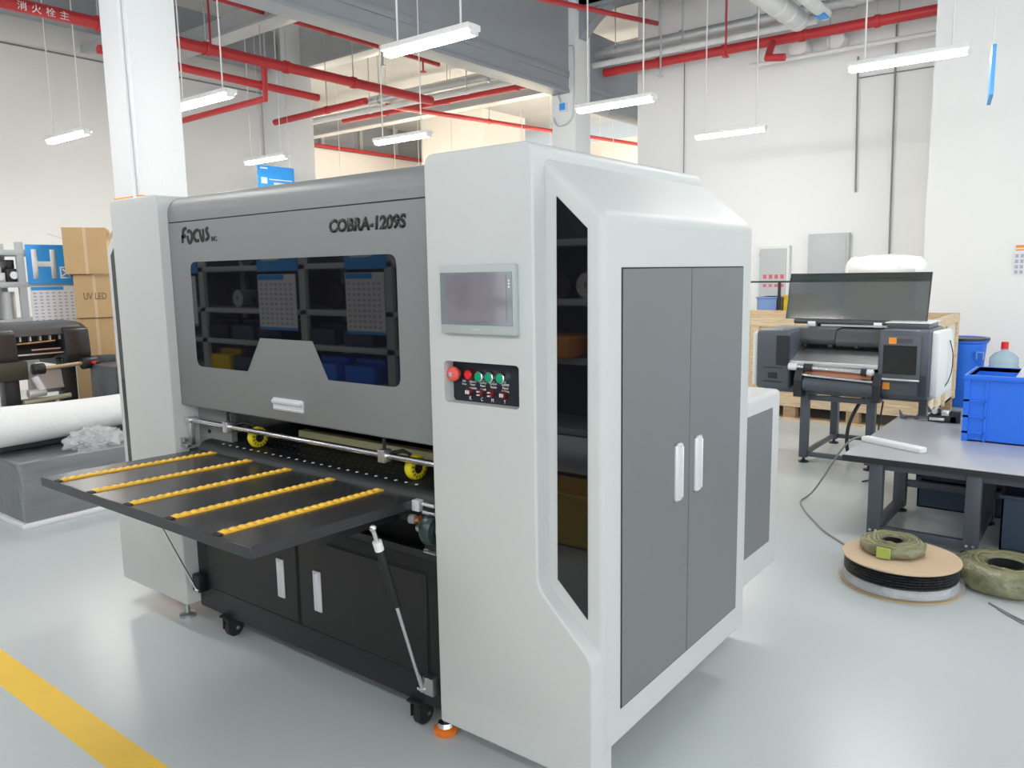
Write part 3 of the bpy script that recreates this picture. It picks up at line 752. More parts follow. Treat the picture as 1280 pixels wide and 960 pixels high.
def crate_bin(name, x0, x1, y0, y1, z0, h, m_, label, cat, group=None, rim=.03, ribs=True, rimmat=None):
    t = thing(name, label, cat, ((x0+x1)/2, (y0+y1)/2, z0), group)
    w = .008; tp = .012
    outer = []
    for (a0, a1, b0, b1) in ((x0, x1, y0, y0+w), (x0, x1, y1-w, y1), (x0, x0+w, y0, y1), (x1-w, x1, y0, y1)):
        outer.append(box(a0, a1, b0, b1, z0, z0+h))
    outer.append(box(x0, x1, y0, y1, z0, z0+w))
    obj('shell', outer, m_, t, 0)
    e = .014
    parts('rim', [box(x0-e, x1+e, y0-e, y0+w, z0+h-rim, z0+h, .003), box(x0-e, x1+e, y1-w, y1+e, z0+h-rim, z0+h, .003), box(x0-e, x0+w, y0, y1, z0+h-rim, z0+h, .003), box(x1-w, x1+e, y0, y1, z0+h-rim, z0+h, .003)], rimmat or m_, t)
    if ribs:
        for k in range(3):
            zz = z0+h*(.12+.24*k)
            parts('rib', [box(x0-.01, x0+.15*(x1-x0), y0-.01, y0, zz, zz+.012), box(x1-.15*(x1-x0), x1+.01, y0-.01, y0, zz, zz+.012), box(x0-.01, x0, y0-.01, y1+.01, zz, zz+.012)], m_, t, 0)
        parts('corner_rib', [box(x0+.15*(x1-x0)-.006, x0+.15*(x1-x0)+.006, y0-.01, y0, z0, z0+h-rim), box(x1-.15*(x1-x0)-.006, x1-.15*(x1-x0)+.006, y0-.01, y0, z0, z0+h-rim), box(x0-.01, x0+.02, y0-.01, y0+.02, z0, z0+h-rim)], m_, t, 0)
    return t
crate_bin('plastic_crate', -.685, .02, 5.26, 5.72, TZ, .395, BLUEBIN, 'bright blue plastic crate standing on the grey work table', 'crate')
for k, (x, y, z, sx, sy, sz, rz, lb) in enumerate(((-.27, 5.50, .80, .16, .12, .07, .5, 'white foam block leaning inside the blue crate'), (-.14, 5.42, .86, .12, .16, .06, -.3, 'second white foam block on top in the blue crate'))):
    b = box(-sx, sx, -sy, sy, -sz, sz, .02, 3)
    o = obj('foam_block', move(b, Matrix.Translation((x, y, z)) @ Matrix.Rotation(rz, 4, 'Z') @ Matrix.Rotation(.5, 4, 'Y')), FOAMWHITE)
    tag(o, lb, 'foam block')
o = obj('foam_block', box(-.5, -.1, 5.30, 5.68, TZ+.01, .78, .02), FOAMWHITE); tag(o, 'white foam packing filling the bottom of the blue crate', 'foam block')

pst = thing('power_strip', 'white power strip lying on the work table edge', 'power strip', (-.98, 4.84, TZ))
Ms = Matrix.Translation((-.982, 4.845, TZ)) @ Matrix.Rotation(math.atan2(-.169, .354), 4, 'Z')
obj('strip_body', move(box(-.195, .195, -.03, .03, 0, .032, .008, 3), Ms), PRWHITE, pst)
for k in range(5): obj('socket', move(merge([box(-.155+k*.07, -.115+k*.07, -.018, .018, .032, .0335)]), Ms), PAPER, pst, 0)
cab = smooth_path([(-1.155, 4.93, .486), (-1.20, 4.96, .482), (-1.27, 4.99, .43), (-1.35, 5.03, .31), (-1.43, 5.08, .17), (-1.50, 5.12, .06), (-1.545, 5.12, .012), (-1.555, 5.06, .006), (-1.53, 4.97, .006), (-1.455, 4.82, .006), (-1.36, 4.67, .006), (-1.253, 4.511, .006), (-1.15, 4.40, .006), (-1.05, 4.30, .006), (-.98, 4.24, .02)], 6)
tag(obj('power_cable', tube(cab, .006, 8), CABLEGREY), 'grey cable looping from the power strip down to the cable reel', 'cable')
# small mechanical assembly lying on the table
ga = thing('metal_mechanism', 'small dark metal mechanism lying on the table beside the blue crate', 'mechanism', (-.9, 5.86, TZ))
obj('block', [box(-.97, -.80, 5.80, 5.9, TZ, TZ+.045, .004), box(-.95, -.90, 5.82, 5.88, TZ+.045, TZ+.085, .004), box(-.84, -.78, 5.8, 5.86, TZ, TZ+.08, .004)], PRDARK, ga)
obj('bright_part', [box(-.96, -.87, 5.785, 5.80, TZ+.01, TZ+.03, .002), box(-.89, -.845, 5.80, 5.86, TZ+.045, TZ+.075, .003), cyl((-.93, 5.79, TZ+.07), (-.93, 5.9, TZ+.07), .018, 10)], ALU, ga)
parts('rod', [cyl((-1.13, 5.84, TZ+.012), (-.96, 5.86, TZ+.022), .005, 8), cyl((-1.13, 5.81, TZ+.008), (-.96, 5.82, TZ+.018), .004, 8)], FRAMEGREY, ga)
parts('bracket', [prism([(-1.14, TZ), (-1.10, TZ), (-1.12, TZ+.015), (-1.15, TZ+.06)], 'y', 5.80, 5.83), prism([(-1.06, TZ), (-1.03, TZ), (-1.04, TZ+.035)], 'y', 5.83, 5.85), prism([(-.98, TZ+.05), (-.95, TZ+.05), (-.99, TZ+.10)], 'y', 5.86, 5.88)], FRAMEGREY, ga, 0)
# navy crates under the table
crate_bin('plastic_crate', -.93, -.28, 5.35, 5.75, 0, .17, NAVY, 'dark navy crate on the floor under the table, lower of two', 'crate', None, .02, False)
crate_bin('plastic_crate', -.93, -.28, 5.35, 5.75, .172, .20, NAVY, 'dark navy crate under the table stacked on another', 'crate', None, .02, True)
crate_bin('plastic_crate', -.42, -.16, 4.75, 5.10, 0, .30, NAVY, 'tall dark blue crate under the table near the picture edge', 'crate', None, .02, False)

# cable reel and coils on the floor
RC = (-.745, 3.97)
rl = thing('cable_reel', 'reel of black cable with round cardboard flanges on the floor', 'cable reel', (RC[0], RC[1], 0))
obj('bottom_flange', lathe([(.265, 0), (.265, .007)], (RC[0], RC[1], 0), 'z', 48), CARD, rl)
obj('top_flange', lathe([(.258, 0), (.258, .006)], (RC[0], RC[1], .128), 'z', 48), CARDIN, rl)
obj('film_winding', lathe([(.24, .007), (.252, .012), (.256, .03), (.246, .052)], (RC[0], RC[1], 0), 'z', 40), mat('reel_film', (.40, .41, .42), .2, var=.5, scale=14, bump=.8, bscale=20), rl)
for k in range(6):
    zz = .060+k*.0125
    obj('cable_turn', lathe([(.235, zz-.0065), (.245, zz-.004), (.249, zz), (.245, zz+.004), (.235, zz+.0065)], (RC[0], RC[1], 0), 'z', 48), BLACKCABLE, rl)
obj('plastic_sheet', lathe([(.262, .008), (.275, .02), (.268, .05), (.258, .055)], (RC[0], RC[1], 0), 'z', 40), WRAP, rl)

def coil(label, cx, cy, z0, R_, r_, h, m_, n=4):
    t = thing('cable_coil', label, 'coil', (cx, cy, z0))
    bm = lathe([(R_-r_, .02), (R_-r_*.7, h*.92), (R_-r_*.3, h), (R_+r_*.45, h*.98), (R_+r_*.9, h*.8), (R_+r_, h*.5), (R_+r_*.9, h*.15), (R_+r_*.5, 0), (R_-r_*.6, 0), (R_-r_, .02)], (cx, cy, z0), 'z', 56)
    for v in bm.verts:
        a = math.atan2(v.co.y-cy, v.co.x-cx); f = 1+.022*math.sin(a*9+v.co.z*60)+.012*math.sin(a*23)
        v.co.x = cx+(v.co.x-cx)*f; v.co.y = cy+(v.co.y-cy)*f
    obj('winding', bm, m_, t, 60)
    obj('hole_shade', lathe([(R_-r_*.96, .004), (R_-r_*.96, h*.9), (R_-r_*1.06, h*.9), (R_-r_*1.06, .008), (.001, .008), (.001, .004), (R_-r_*.96, .004)], (cx, cy, z0), 'z', 32), RUBBER, t)  # black insert added so the hole of the coil reads as deep shade
    for k in range(n):
        pts = []
        for q in range(60):
            a = q/59*2*PI; rr = R_-r_*.5+r_*1.1*k/(n-1)+.004*math.sin(5*a+k)
            pts.append((cx+rr*math.cos(a), cy+rr*math.sin(a), z0+h*(1.0-.06*abs(k-1))+.003*math.sin(7*a+2*k)))
        obj('cable_turn', tube(pts, .007, 6, True), COILGREEN, t)
    return t
c1 = coil('wrapped olive cable coil lying on top of the cable reel', -.79, 4.01, .134, .095, .05, .062, COILWRAP)
obj('green_label', move(box(-.030, .030, -.004, .004, .006, .056), Matrix.Translation((-.79-.01, 4.01-.148, .134))), mat('label_green', (.42, .52, .10), .5), c1, 0)
coil('large wrapped olive cable coil on the floor at the right edge', -.335, 4.22, 0, .15, .075, .115, COILWRAP, 5)
tag(obj('floor_strap', [tube(smooth_path([(-.37, 3.93, .004), (-.25, 3.82, .004), (-.12, 3.74, .004)]), .004, 6), tube(smooth_path([(-.33, 3.88, .004), (-.22, 3.77, .004), (-.1, 3.70, .004)]), .004, 6)], CABLEGREY), 'thin grey strap ends lying on the floor by the coil', 'strap')

# ------------------------------------------------------------------ right side: small printer with smoky lid on a stand
SD = thing('printer_stand', 'grey steel frame stand carrying the small printer', 'stand', (-1.64, 6.5, 0))
for x, y in ((-1.88, 6.13), (-1.40, 6.13), (-1.88, 6.95), (-1.20, 6.95)):
    l = obj('leg', box(x-.03, x+.03, y-.03, y+.03, .04, .545, .003), FRAMEGREY, SD)
    obj('foot', lathe([(.04, 0), (.04, .01), (.012, .018), (.010, .042)], (x, y, 0), 'z', 14), PRDARK, l)
obj('frame_rail', box(-1.85, -1.43, 6.115, 6.145, .495, .535, .003), FRAMEGREY, SD)
obj('frame_rail', box(-1.85, -1.43, 6.115, 6.145, .05, .085, .003), FRAMEGREY, SD)
obj('frame_rail', box(-1.895, -1.865, 6.16, 6.92, .05, .085, .003), FRAMEGREY, SD)
obj('frame_rail', box(-1.85, -1.23, 6.935, 6.965, .05, .085, .003), FRAMEGREY, SD)
obj('frame_rail', box(-1.895, -1.865, 6.16, 6.92, .50, .535, .003), FRAMEGREY, SD)

PR = thing('small_printer', 'small grey printer with a raised smoky lid standing on the frame', 'printer', (-1.62, 6.3, .545))
obj('left_end', box(-2.25, -1.985, 6.05, 6.60, .57, 1.03, .025, 3), PRGREY, PR)
obj('left_side_cover', box(-2.30, -2.25, 6.10, 6.62, .58, 1.01, .02, 3), PRWHITE, PR)
obj('base', box(-2.20, -1.03, 6.10, 6.62, .545, .60, .005), PRGREY, PR)
rb = obj('right_end', box(-1.36, -1.02, 6.05, 6.60, .57, 1.06, .03, 3), PRGREY, PR)
obj('right_side_cover', prism(round_poly([(6.09, .58), (6.72, .57), (6.74, .9), (6.60, 1.04), (6.09, 1.055)], .03), 'x', -1.02, -.975, .008), PRWHITE, PR)
parts('vent_grille', [box(-1.085+.012*k, -1.079+.012*k, 6.046, 6.052, .60, .74) for k in range(4)], PRDARK, rb, 0)
dr = obj('ink_door', prism(rounded(-1.345, -1.075, .70, 1.02, .015), 'y', 6.035, 6.055, .003), PRGREY, PR)
obj('door_window', box(-1.318, -1.10, 6.032, 6.037, .745, .95), DARKGLASS, dr, 0)
obj('door_ledge', box(-1.345, -1.075, 6.025, 6.05, .698, .712, .003), ALU, dr)
obj('orange_label', box(-1.285, -1.235, 6.032, 6.036, .960, 1.005), TAGORANGE, dr, 0)
obj('orange_label', box(-1.315, -1.270, 6.046, 6.051, .630, .680), TAGORANGE, rb, 0)
obj('grey_label', [box(-1.228, -1.13, 6.032, 6.036, .965, .998)], PLOTGREY, dr, 0)
obj('grey_label', [box(-1.262, -1.165, 6.046, 6.051, .637, .672)], PLOTGREY, rb, 0)
obj('top_tray', box(-1.34, -1.06, 6.20, 6.55, 1.055, 1.10, .01), PRGREY, PR)
obj('tray_edge', box(-1.35, -1.05, 6.19, 6.56, 1.095, 1.104, .003), PULL, PR)
le = obj('end_recess', box(-2.09, -1.99, 6.045, 6.2, .76, .99), PRDARK, PR, 0)
obj('emboss', [box(-2.15, -2.08, 6.046, 6.052, .655, .70), box(-2.19, -2.04, 6.046, 6.052, .735, .742), box(-2.19, -2.04, 6.046, 6.052, .625, .632)], PRDARK, PR, 0)
obj('back_wall', box(-2.0, -1.35, 6.5, 6.6, .6, 1.06), PRDARK, PR, 0)
parts('carriage_cover', [prism(round_poly([(6.30, .91), (6.26, .95), (6.30, 1.03), (6.5, 1.04), (6.5, .90)], .02), 'x', -2.03, -1.72), prism(round_poly([(6.30, .90), (6.26, .94), (6.30, 1.02), (6.5, 1.03), (6.5, .89)], .02), 'x', -1.715, -1.36)], PLOTGREY, PR)
obj('platen', prism([(6.08, .80), (6.30, .87), (6.5, .87), (6.5, .83), (6.1, .77)], 'x', -1.99, -1.355), ALU, PR, 0)
obj('platen_lip', box(-1.99, -1.355, 6.06, 6.09, .765, .80, .004), GALV, PR)
obj('feed_shaft', cyl((-1.96, 6.04, .762), (-1.37, 6.04, .742), .017, 18), CHROME, PR)
for x in (-1.955, -1.84): obj('shaft_holder', [cyl((x-.03, 6.035, .758), (x+.03, 6.035, .756), .028, 16)], PRDARK if x > -1.9 else PULL, PR)
for x in (-1.44, -1.40): obj('shaft_holder', [cyl((x-.02, 6.035, .745), (x+.02, 6.035, .744), .028 if x < -1.42 else .024, 16)], PRDARK if x < -1.42 else PULL, PR)
obj('copper_strip', prism([(6.03, .695), (6.06, .738), (6.075, .738), (6.045, .69)], 'x', -1.87, -1.39), COPPER, PR, 0)
obj('alu_strip', cyl((-1.88, 6.03, .70), (-1.38, 6.03, .676), .012, 12), CHROME, PR)
obj('take_up_roller', cyl((-1.87, 6.05, .63), (-1.375, 6.05, .612), .052, 24), PRGREY, PR)
for x0, x1 in ((-1.935, -1.875), (-1.375, -1.32)): obj('roller_bracket', prism(round_poly([(6.0, .53), (6.10, .53), (6.10, .74), (6.04, .75), (6.0, .66)], .01), 'x', x0, x1), PRDARK, PR)
parts('guide_knob', [box(-1.95+.19*k, -1.92+.19*k, 6.24, 6.27, .895, .915, .003) for k in range(3)], PRDARK, PR)
hinge = obj('hinge_rail', [cyl((-2.07, 6.40, 1.085), (-1.36, 6.40, 1.08), .022, 14)], PLOTGREY, PR)
parts('hinge_clip', [box(-1.96+.49*k, -1.90+.49*k, 6.37, 6.43, 1.045, 1.085, .004) for k in range(2)], PULL, hinge)
obj('hinge_strip', box(-1.85, -1.36, 6.35, 6.38, 1.05, 1.065), ALU, PR, 0)
lid = obj('smoky_lid', prism([(6.405, 1.10), (6.41, 1.10), (6.46, 1.39), (6.505, 1.455), (6.50, 1.458), (6.454, 1.392)], 'x', -2.14, -1.115), LIDSMOKE, PR, 0)
parts('lid_end', [prism([(6.40, 1.10), (6.415, 1.10), (6.515, 1.455), (6.50, 1.458)], 'x', x-.004, x+.004) for x in (-2.14, -1.115)], LIDSMOKE, lid, 0)
obj('lid_edge', box(-2.145, -1.11, 6.495, 6.51, 1.448, 1.460, .003), PRDARK, lid)
for x, y, z, q, w in ((0,0,0,0,0),):
    tag(obj('printer_cable', tube(smooth_path([(-.97, 6.50, .96), (-.955, 6.55, .86), (-.955, 6.55, .74), (-.965, 6.48, .66), (-.98, 6.40, .62)], 6), .004, 6), PRDARK), 'thin black cable on the white side of the small printer', 'cable')
    tag(obj('printer_cable', tube(smooth_path([(-1.50, 6.5, .55), (-1.55, 6.35, .44), (-1.60, 6.30, .28), (-1.60, 6.30, .10), (-1.56, 6.40, .01), (-1.40, 6.5, .01)], 6), .014, 8), PRDARK), 'thick black cable hanging under the small printer', 'cable')
    tag(obj('printer_cable', tube(smooth_path([(-1.35, 5.75, .006), (-1.30, 5.9, .006), (-1.32, 6.05, .03), (-1.36, 6.15, .2), (-1.36, 6.3, .5)], 6), .006, 6), PRDARK), 'thin black cable on the floor behind the printer stand leg', 'cable')

# ------------------------------------------------------------------ right side: wooden crate and things behind
WC = thing('wooden_crate', 'big pale wooden shipping crate on a pallet behind the small printer', 'crate', (-2.4, 8.5, 0))
cx0, cx1, cy0, cy1, cz0, cz1 = -3.6, -1.32, 7.8, 9.2, .14, 1.02
for k in range(5):
    z0 = cz0+k*(cz1-cz0)/5
    obj('plank', box(cx0, cx1, cy0, cy0+.02, z0+.002, z0+(cz1-cz0)/5-.003, .002, 1), WOOD, WC)
for k, y0 in enumerate((cy0, cy0+.33, cy0+.72, cy1-.09)): obj('batten', box(cx1, cx1+.022, y0, y0+.09, cz0, cz1, .002, 1), WOOD, WC)
obj('side_panel', box(cx1-.02, cx1, cy0, cy1, cz0, cz1), CRATEPANEL, WC, 0)
obj('side_panel', box(cx0, cx0+.02, cy0, cy1, cz0, cz1), CRATEPANEL, WC, 0)
obj('back_panel', box(cx0, cx1, cy1-.02, cy1, cz0, cz1), WOOD, WC, 0)
for k, x in enumerate((cx0, -2.95, -2.3, cx1-.08)): obj('batten', box(x, x+.08, cy0-.022, cy0, cz0, cz1, .002, 1), WOOD, WC)
obj('batten', box(cx0, cx1, cy0-.024, cy0, cz1-.09, cz1, .002, 1), WOOD, WC)
obj('batten', box(cx0, cx1, cy0-.024, cy0, cz0, cz0+.09, .002, 1), WOOD, WC)
obj('batten', box(cx1, cx1+.024, cy0, cy1, cz1-.09, cz1, .002, 1), WOOD, WC)
obj('inner_floor', box(cx0, cx1, cy0, cy1, cz0, cz0+.02), WOOD, WC, 0)
for x in (cx0+.1, -3.0, -2.55, -1.95, cx1-.15): obj('pallet_block', box(x-.06, x+.06, cy0, cy0+.1, .02, cz0, .003, 1), PALLETDARK, WC)
obj('pallet_board', box(cx0, cx1, cy0-.02, cy0+.1, 0, .025), WOOD, WC, 0)
obj('pallet_board', box(cx0, cx1, cy1-.1, cy1, 0, cz0), PALLETDARK, WC, 0)
obj('orange_label', box(cx1+.022, cx1+.026, 7.86, 7.99, .915, .935), TAGORANGE, WC, 0)
bag = lathe([(.02, -.36), (.10, -.345), (.15, -.30), (.16, -.22), (.165, -.14), (.17, -.06), (.17, .05), (.168, .14), (.165, .22), (.14, .30), (.08, .345), (.02, .355)], (0, 0, 0), 'x', 40)
for v in bag.verts:
    f = 1+.07*math.sin(v.co.x*29+v.co.z*31)+.06*math.sin(v.co.y*41+v.co.x*43)
    v.co.y *= f*1.2; v.co.z = max(v.co.z*f*.75, -.10)
tag(obj('foam_bundle', move(bag, Matrix.Translation((-1.84, 8.35, 1.49))), FILMWHITE), 'white plastic-wrapped foam bundle piled above the wooden crate', 'bundle')
o = obj('packing_box', box(-2.15, -1.62, 8.1, 8.65, cz0+.02, 1.39, .01), CARD); tag(o, 'tall cardboard box in the wooden crate under the white bundle', 'box')
crate_bin('plastic_crate', -3.48, -3.24, 9.35, 9.75, .75, .42, BLUEBINLIGHT, 'pale blue bin behind the wooden crate beside the tower', 'crate', None, .02, False)
crate_bin('plastic_crate', -3.17, -2.80, 9.35, 9.75, .75, .44, YELLOWBIN, 'yellow bin behind the wooden crate', 'crate', None, .02, False)
tr = thing('bin_shelf', 'low dark shelf with black posts carrying the yellow bin', 'shelf', (-3.15, 9.55, 0))
obj('board', box(-3.7, -2.5, 9.3, 9.8, .72, .75), FRAMEGREY, tr, 0)
for x in (-3.68, -3.205, -2.52): obj('post', box(x-.015, x+.015, 9.30, 9.33, 0, 1.36 if x != -2.52 else .72), PRDARK, tr, 0)
obj('top_rail', box(-3.7, -2.6, 9.305, 9.325, 1.34, 1.36), PRDARK, tr, 0)

tc_ = thing('waste_bin', 'blue plastic waste bin by the right wall behind the crate', 'bin', (-1.27, 9.6, 0))
obj('body', lathe([(.145, 0), (.155, .02), (.205, .68), (.225, .70), (.225, .74), (.20, .74), (.19, .68), (.145, .05)], (-1.29, 9.6, 0), 'z', 36), BLUEBIN, tc_)
obj('liner', lathe([(.20, .735), (.231, .742), (.232, .72), (.228, .715)], (-1.29, 9.6, 0), 'z', 24), PRDARK, tc_)
obj('handle', [box(-1.15, -1.09, 9.385, 9.42, .60, .61), box(-1.155, -1.147, 9.385, 9.42, .53, .61), box(-1.093, -1.085, 9.385, 9.42, .53, .61)], BLUEBINLIGHT, tc_)
bt = thing('water_stand', 'low grey box by the right wall carrying the water bottles', 'box', (-.8, 9.5, 0))
obj('body', box(-1.10, -.3, 9.25, 9.75, 0, .24, .01), PANELGREY, bt)
for k, (x, lb) in enumerate(((-.915, 'clear blue water bottle with a red cap behind the blue crate'), (-.60, 'clear blue water bottle cut by the picture edge'))):
    t = thing('water_bottle', lb, 'bottle', (x, 9.5, .24))
    obj('bottle', lathe([(.125, 0), (.135, .02), (.135, .1), (.128, .12), (.135, .14), (.135, .22), (.128, .24), (.135, .26), (.13, .31), (.09, .355), (.035, .38), (.03, .43)], (x, 9.5, .24), 'z', 28), PETBLUE, t)
    obj('cap', lathe([(.034, .40), (.034, .47), (.028, .475)], (x, 9.5, .24), 'z', 18), REDBTN, t)

# ------------------------------------------------------------------ left side: roll, wrapped boxes, plotter, rack and cartons
wbx = thing('wrapped_box', 'grey box wrapped in clear film on the floor left of the machine', 'box', (-5.7, 2.7, 0))
obj('box_body', box(-6.4, -5.21, 1.83, 2.9, .03, .40, .01), WRAPDARK, wbx)
wf = box(-6.42, -5.195, 1.815, 2.92, .0, .412, .012, 2)
bmesh.ops.subdivide_edges(wf, edges=wf.edges[:], cuts=5, use_grid_fill=True)
for v in wf.verts: v.co += Vector((random.uniform(-.004, .004), random.uniform(-.004, .004), random.uniform(-.004, .004) if v.co.z > .05 else 0))
obj('wrap_film', wf, WRAP, wbx, 60)
obj('foam_base', box(-6.43, -5.19, 1.805, 2.93, 0, .03, .006), FOAMWHITE, wbx)
o = tag(obj('grey_case', box(-6.3, -5.62, 1.75, 2.9, .414, .56, .01), WRAPDARK), 'dark grey case lying on the wrapped box under the white roll', 'case')
rp = []
n = 22
for i in range(n):
    u = i/(n-1); y = 1.2+u*1.75
    sag = -.028*math.sin(PI*min(1, max(0, (y-1.5)/1.3)))
    rp.append((-5.50, y, .612+sag*.6))
rs = [.135-.028*min(1, max(0, (p[1]-1.6)/1.0)) for p in rp]
rb_ = tube(rp, .13, 28, False, rs)
tag(obj('film_roll', rb_, FILMWHITE), 'long white roll of film lying across the wrapped box', 'roll')
fo = bmesh.new(); bmesh.ops.create_icosphere(fo, subdivisions=4, radius=1)
for v in fo.verts:
    f = 1+.22*math.sin(v.co.x*7+v.co.z*5)*math.sin(v.co.y*8)+.10*math.sin(v.co.y*19+v.co.x*13)
    v.co = Vector((v.co.x*.10*f, v.co.y*.17*f, max(v.co.z*.075*f, -.04)))
move(fo, Matrix.Translation((-5.33, 2.33, .455)) @ Matrix.Rotation(.25, 4, 'Y'))
o = tag(obj('loose_film', fo, CRUMPLE, None, 25), 'crumpled clear film between the roll and the wrapped box', 'film')
o = tag(obj('wrapped_box', box(-6.9, -6.45, 3.03, 3.55, 0, .80, .012), WRAPDARK), 'dark shrink-wrapped box standing beside the left tower', 'box')

PL = thing('roll_plotter', 'black roll plotter on a stand in front of the carton stack', 'plotter', (-7.1, 2.4, 0))
obj('top_cover', prism(round_poly([(-6.95, 1.06), (-6.97, 1.13), (-7.05, 1.16), (-7.35, 1.17), (-7.45, 1.05), (-7.45, .85), (-7.2, .85), (-7.05, 1.06)], [.01, .03, .04, .04, .02, 0, 0, .01]), 'y', 1.6, 3.02, 0), PLOTGREY, PL)
obj('end_cover', prism(round_poly([(-6.90, .88), (-6.92, 1.10), (-7.05, 1.15), (-7.45, 1.16), (-7.47, .80), (-6.95, .80)], .03), 'y', 2.86, 3.06, .01), PLOTBLACK, PL)
obj('end_cover', prism(round_poly([(-6.90, .88), (-6.92, 1.10), (-7.05, 1.15), (-7.45, 1.16), (-7.47, .80), (-6.95, .80)], .03), 'y', 1.9, 2.50, .01), PLOTBLACK, PL)
obj('carriage_bay', box(-7.2, -7.1, 2.4, 2.9, .9, 1.08), VOID, PL, 0)
for k in range(5): obj('pinch_lever', box(-7.02, -6.99, 2.55+k*.075, 2.562+k*.075, 1.02, 1.07), PULL, PL, 0)
obj('guide_rail', cyl((-7.0, 2.5, 1.0), (-7.0, 2.82, 1.012), .008, 8), CHROME, PL)
obj('platen', prism([(-6.97, .92), (-7.15, .96), (-7.15, .93), (-6.97, .905)], 'y', 2.5, 2.88), PLOTGREY, PL, 0)
parts('paper_edge', [box(-6.975, -6.955, 2.62, 2.84, .945, .955), box(-6.965, -6.945, 2.50, 2.86, .91, .921)], ALU, PL, 0)
obj('media_rod', cyl((-6.88, 2.66, .80), (-6.88, 2.99, .815), .017, 14), mat('rod_brass', (.62, .56, .38), .3, metal=.5), PL)
parts('rod_bearing', [cyl((-6.88, 2.96, .81), (-6.88, 3.09, .815), .05, 16, .006), cyl((-6.88, 2.58, .80), (-6.88, 2.67, .80), .045, 16, .006)], PLOTBLACK, PL)
obj('red_knob', cyl((-6.85, 3.03, .815), (-6.815, 3.04, .815), .014, 12), REDBTN, PL)
obj('side_motor', box(-7.0, -6.9, 3.09, 3.26, .75, .86, .006), mat('motor_grey', (.04, .05, .06), .4), PL)
obj('lower_panel', box(-6.98, -6.90, 1.6, 2.56, .72, .87, .01), mat('plotter_olive', (.06, .06, .045), .4), PL)
for y in (2.46, 2.90): obj('leg', box(-7.10, -6.98, y-.055, y+.055, .06, .86, .006), PLOTBLACK, PL)
obj('foot', [box(-7.4, -6.75, y-.05, y+.05, .02, .07, .01) for y in (2.46, 2.90)], PLOTBLACK, PL)
obj('take_up_rod', [cyl((-6.95, 2.52, .53), (-6.95, 2.88, .55), .02, 12)], mat('rod_pale', (.55, .55, .40), .4), PL)
obj('rod_tube', [cyl((-6.9, 2.60, .74), (-6.88, 2.64, .63), .03, 12), cyl((-6.93, 2.55, .60), (-6.93, 2.68, .605), .035, 12)], PULL, PL)
obj('media', prism([(-7.05, .58), (-7.05, .77), (-7.0, .77), (-6.98, .62)], 'y', 2.6, 2.85), GALV, PL, 0)
pk = thing('picture_box', 'small blue and tan printed carton under the plotter', 'box', (-7.05, 2.66, 0))
obj('body', box(-7.25, -7.0, 2.55, 2.78, 0, .52, .004), CARD, pk)
obj('blue_print', box(-7.0, -6.996, 2.555, 2.775, .42, .50), mat('print_skyblue', (.10, .42, .80), .5), pk, 0)
obj('tan_print', box(-7.0, -6.996, 2.555, 2.775, .30, .42), mat('print_tan', (.65, .5, .3), .5), pk, 0)

# cartons
def carton(label, yc, w, z0, z1, x1=-7.6, d=.40, rz=-28, flaps=False, txt=None):
    t = thing('carton', label, 'box', (x1, yc, z0)); t.rotation_euler = (0, 0, math.radians(rz))
    def put(name, bm, m_): return obj(name, move(merge(bm), Matrix.Translation((x1, yc, 0))), m_, t, 0)
    put('body', box(-d, 0, -w/2, w/2, z0, z1, .004, 1), CARD)
    put('seam_tape', box(0, .001, -.012, .012, z0, z1), CARDIN)
    if flaps:
        put('flap', move(box(-d/2, d/2, 0, .10, -.002, .002), Matrix.Translation((-d/2, w/2, z1-.10)) @ Matrix.Rotation(.9, 4, 'X')), CARDIN)
        put('flap', move(box(-d/2, d/2, -.12, 0, -.002, .002), Matrix.Translation((-d/2, -w/2, z1-.10)) @ Matrix.Rotation(-.35, 4, 'X')), CARDIN)
    if txt: put('print', text_bm(txt, .19, .062, .001, 0, .008, 'left', (.001, -.095, z0+.17)), mat('ink_brown', (.20, .13, .07), .7))
    return t
carton('upright brown carton with open flaps, topmost of the carton stack', 3.385, .36, 1.56, 1.985, -7.57, .40, -30, True)
carton('brown carton printed UV LED, second from the top of the stack', 3.44, .335, 1.155, 1.555, -7.58, .40, -28, False, 'UV LED')
carton('plain brown carton, third from the top of the stack', 3.445, .35, .78, 1.15, -7.60, .40, -28)
carton('brown carton with a pale face near the plotter leg, lowest seen', 3.42, .36, .02, .775, -7.60, .40, -26)

# storage racks (things on them stay separate)
def sheet(t, x, y0, y1, z0, z1, place):
    """price-chart sheet with blue header and rows of small print"""
    pr, hd, foot = [], [], []
    cols, rows = 7, 9
    def B(a0, a1, b0, b1, d0, d1):
        if place == 'left': return box(x+d0, x+d1, a0, a1, b0, b1)
        return box(a0, a1, x+d0, x+d1, b0, b1)
    w, h = y1-y0, z1-z0
    obj('chart_sheet', B(y0, y1, z0, z1, 0, .003), PAPER, t, 0)
    obj('chart_header', [B(y0+.02*w, y0+.70*w, z1-.10*h, z1-.005, .003, .005), B(y0, y1, z0, z0+.05*h, .003, .005)], BLUESIGN, t, 0)
    for r in range(rows):
        for c in range(cols):
            a = y0+w*(.06+.13*c); b = z0+h*(.10+.088*r)
            pr.append(B(a, a+w*.06, b, b+h*.035, .003, .004))
    stuff(obj('chart_print', pr, PAPERINK, t, 0))

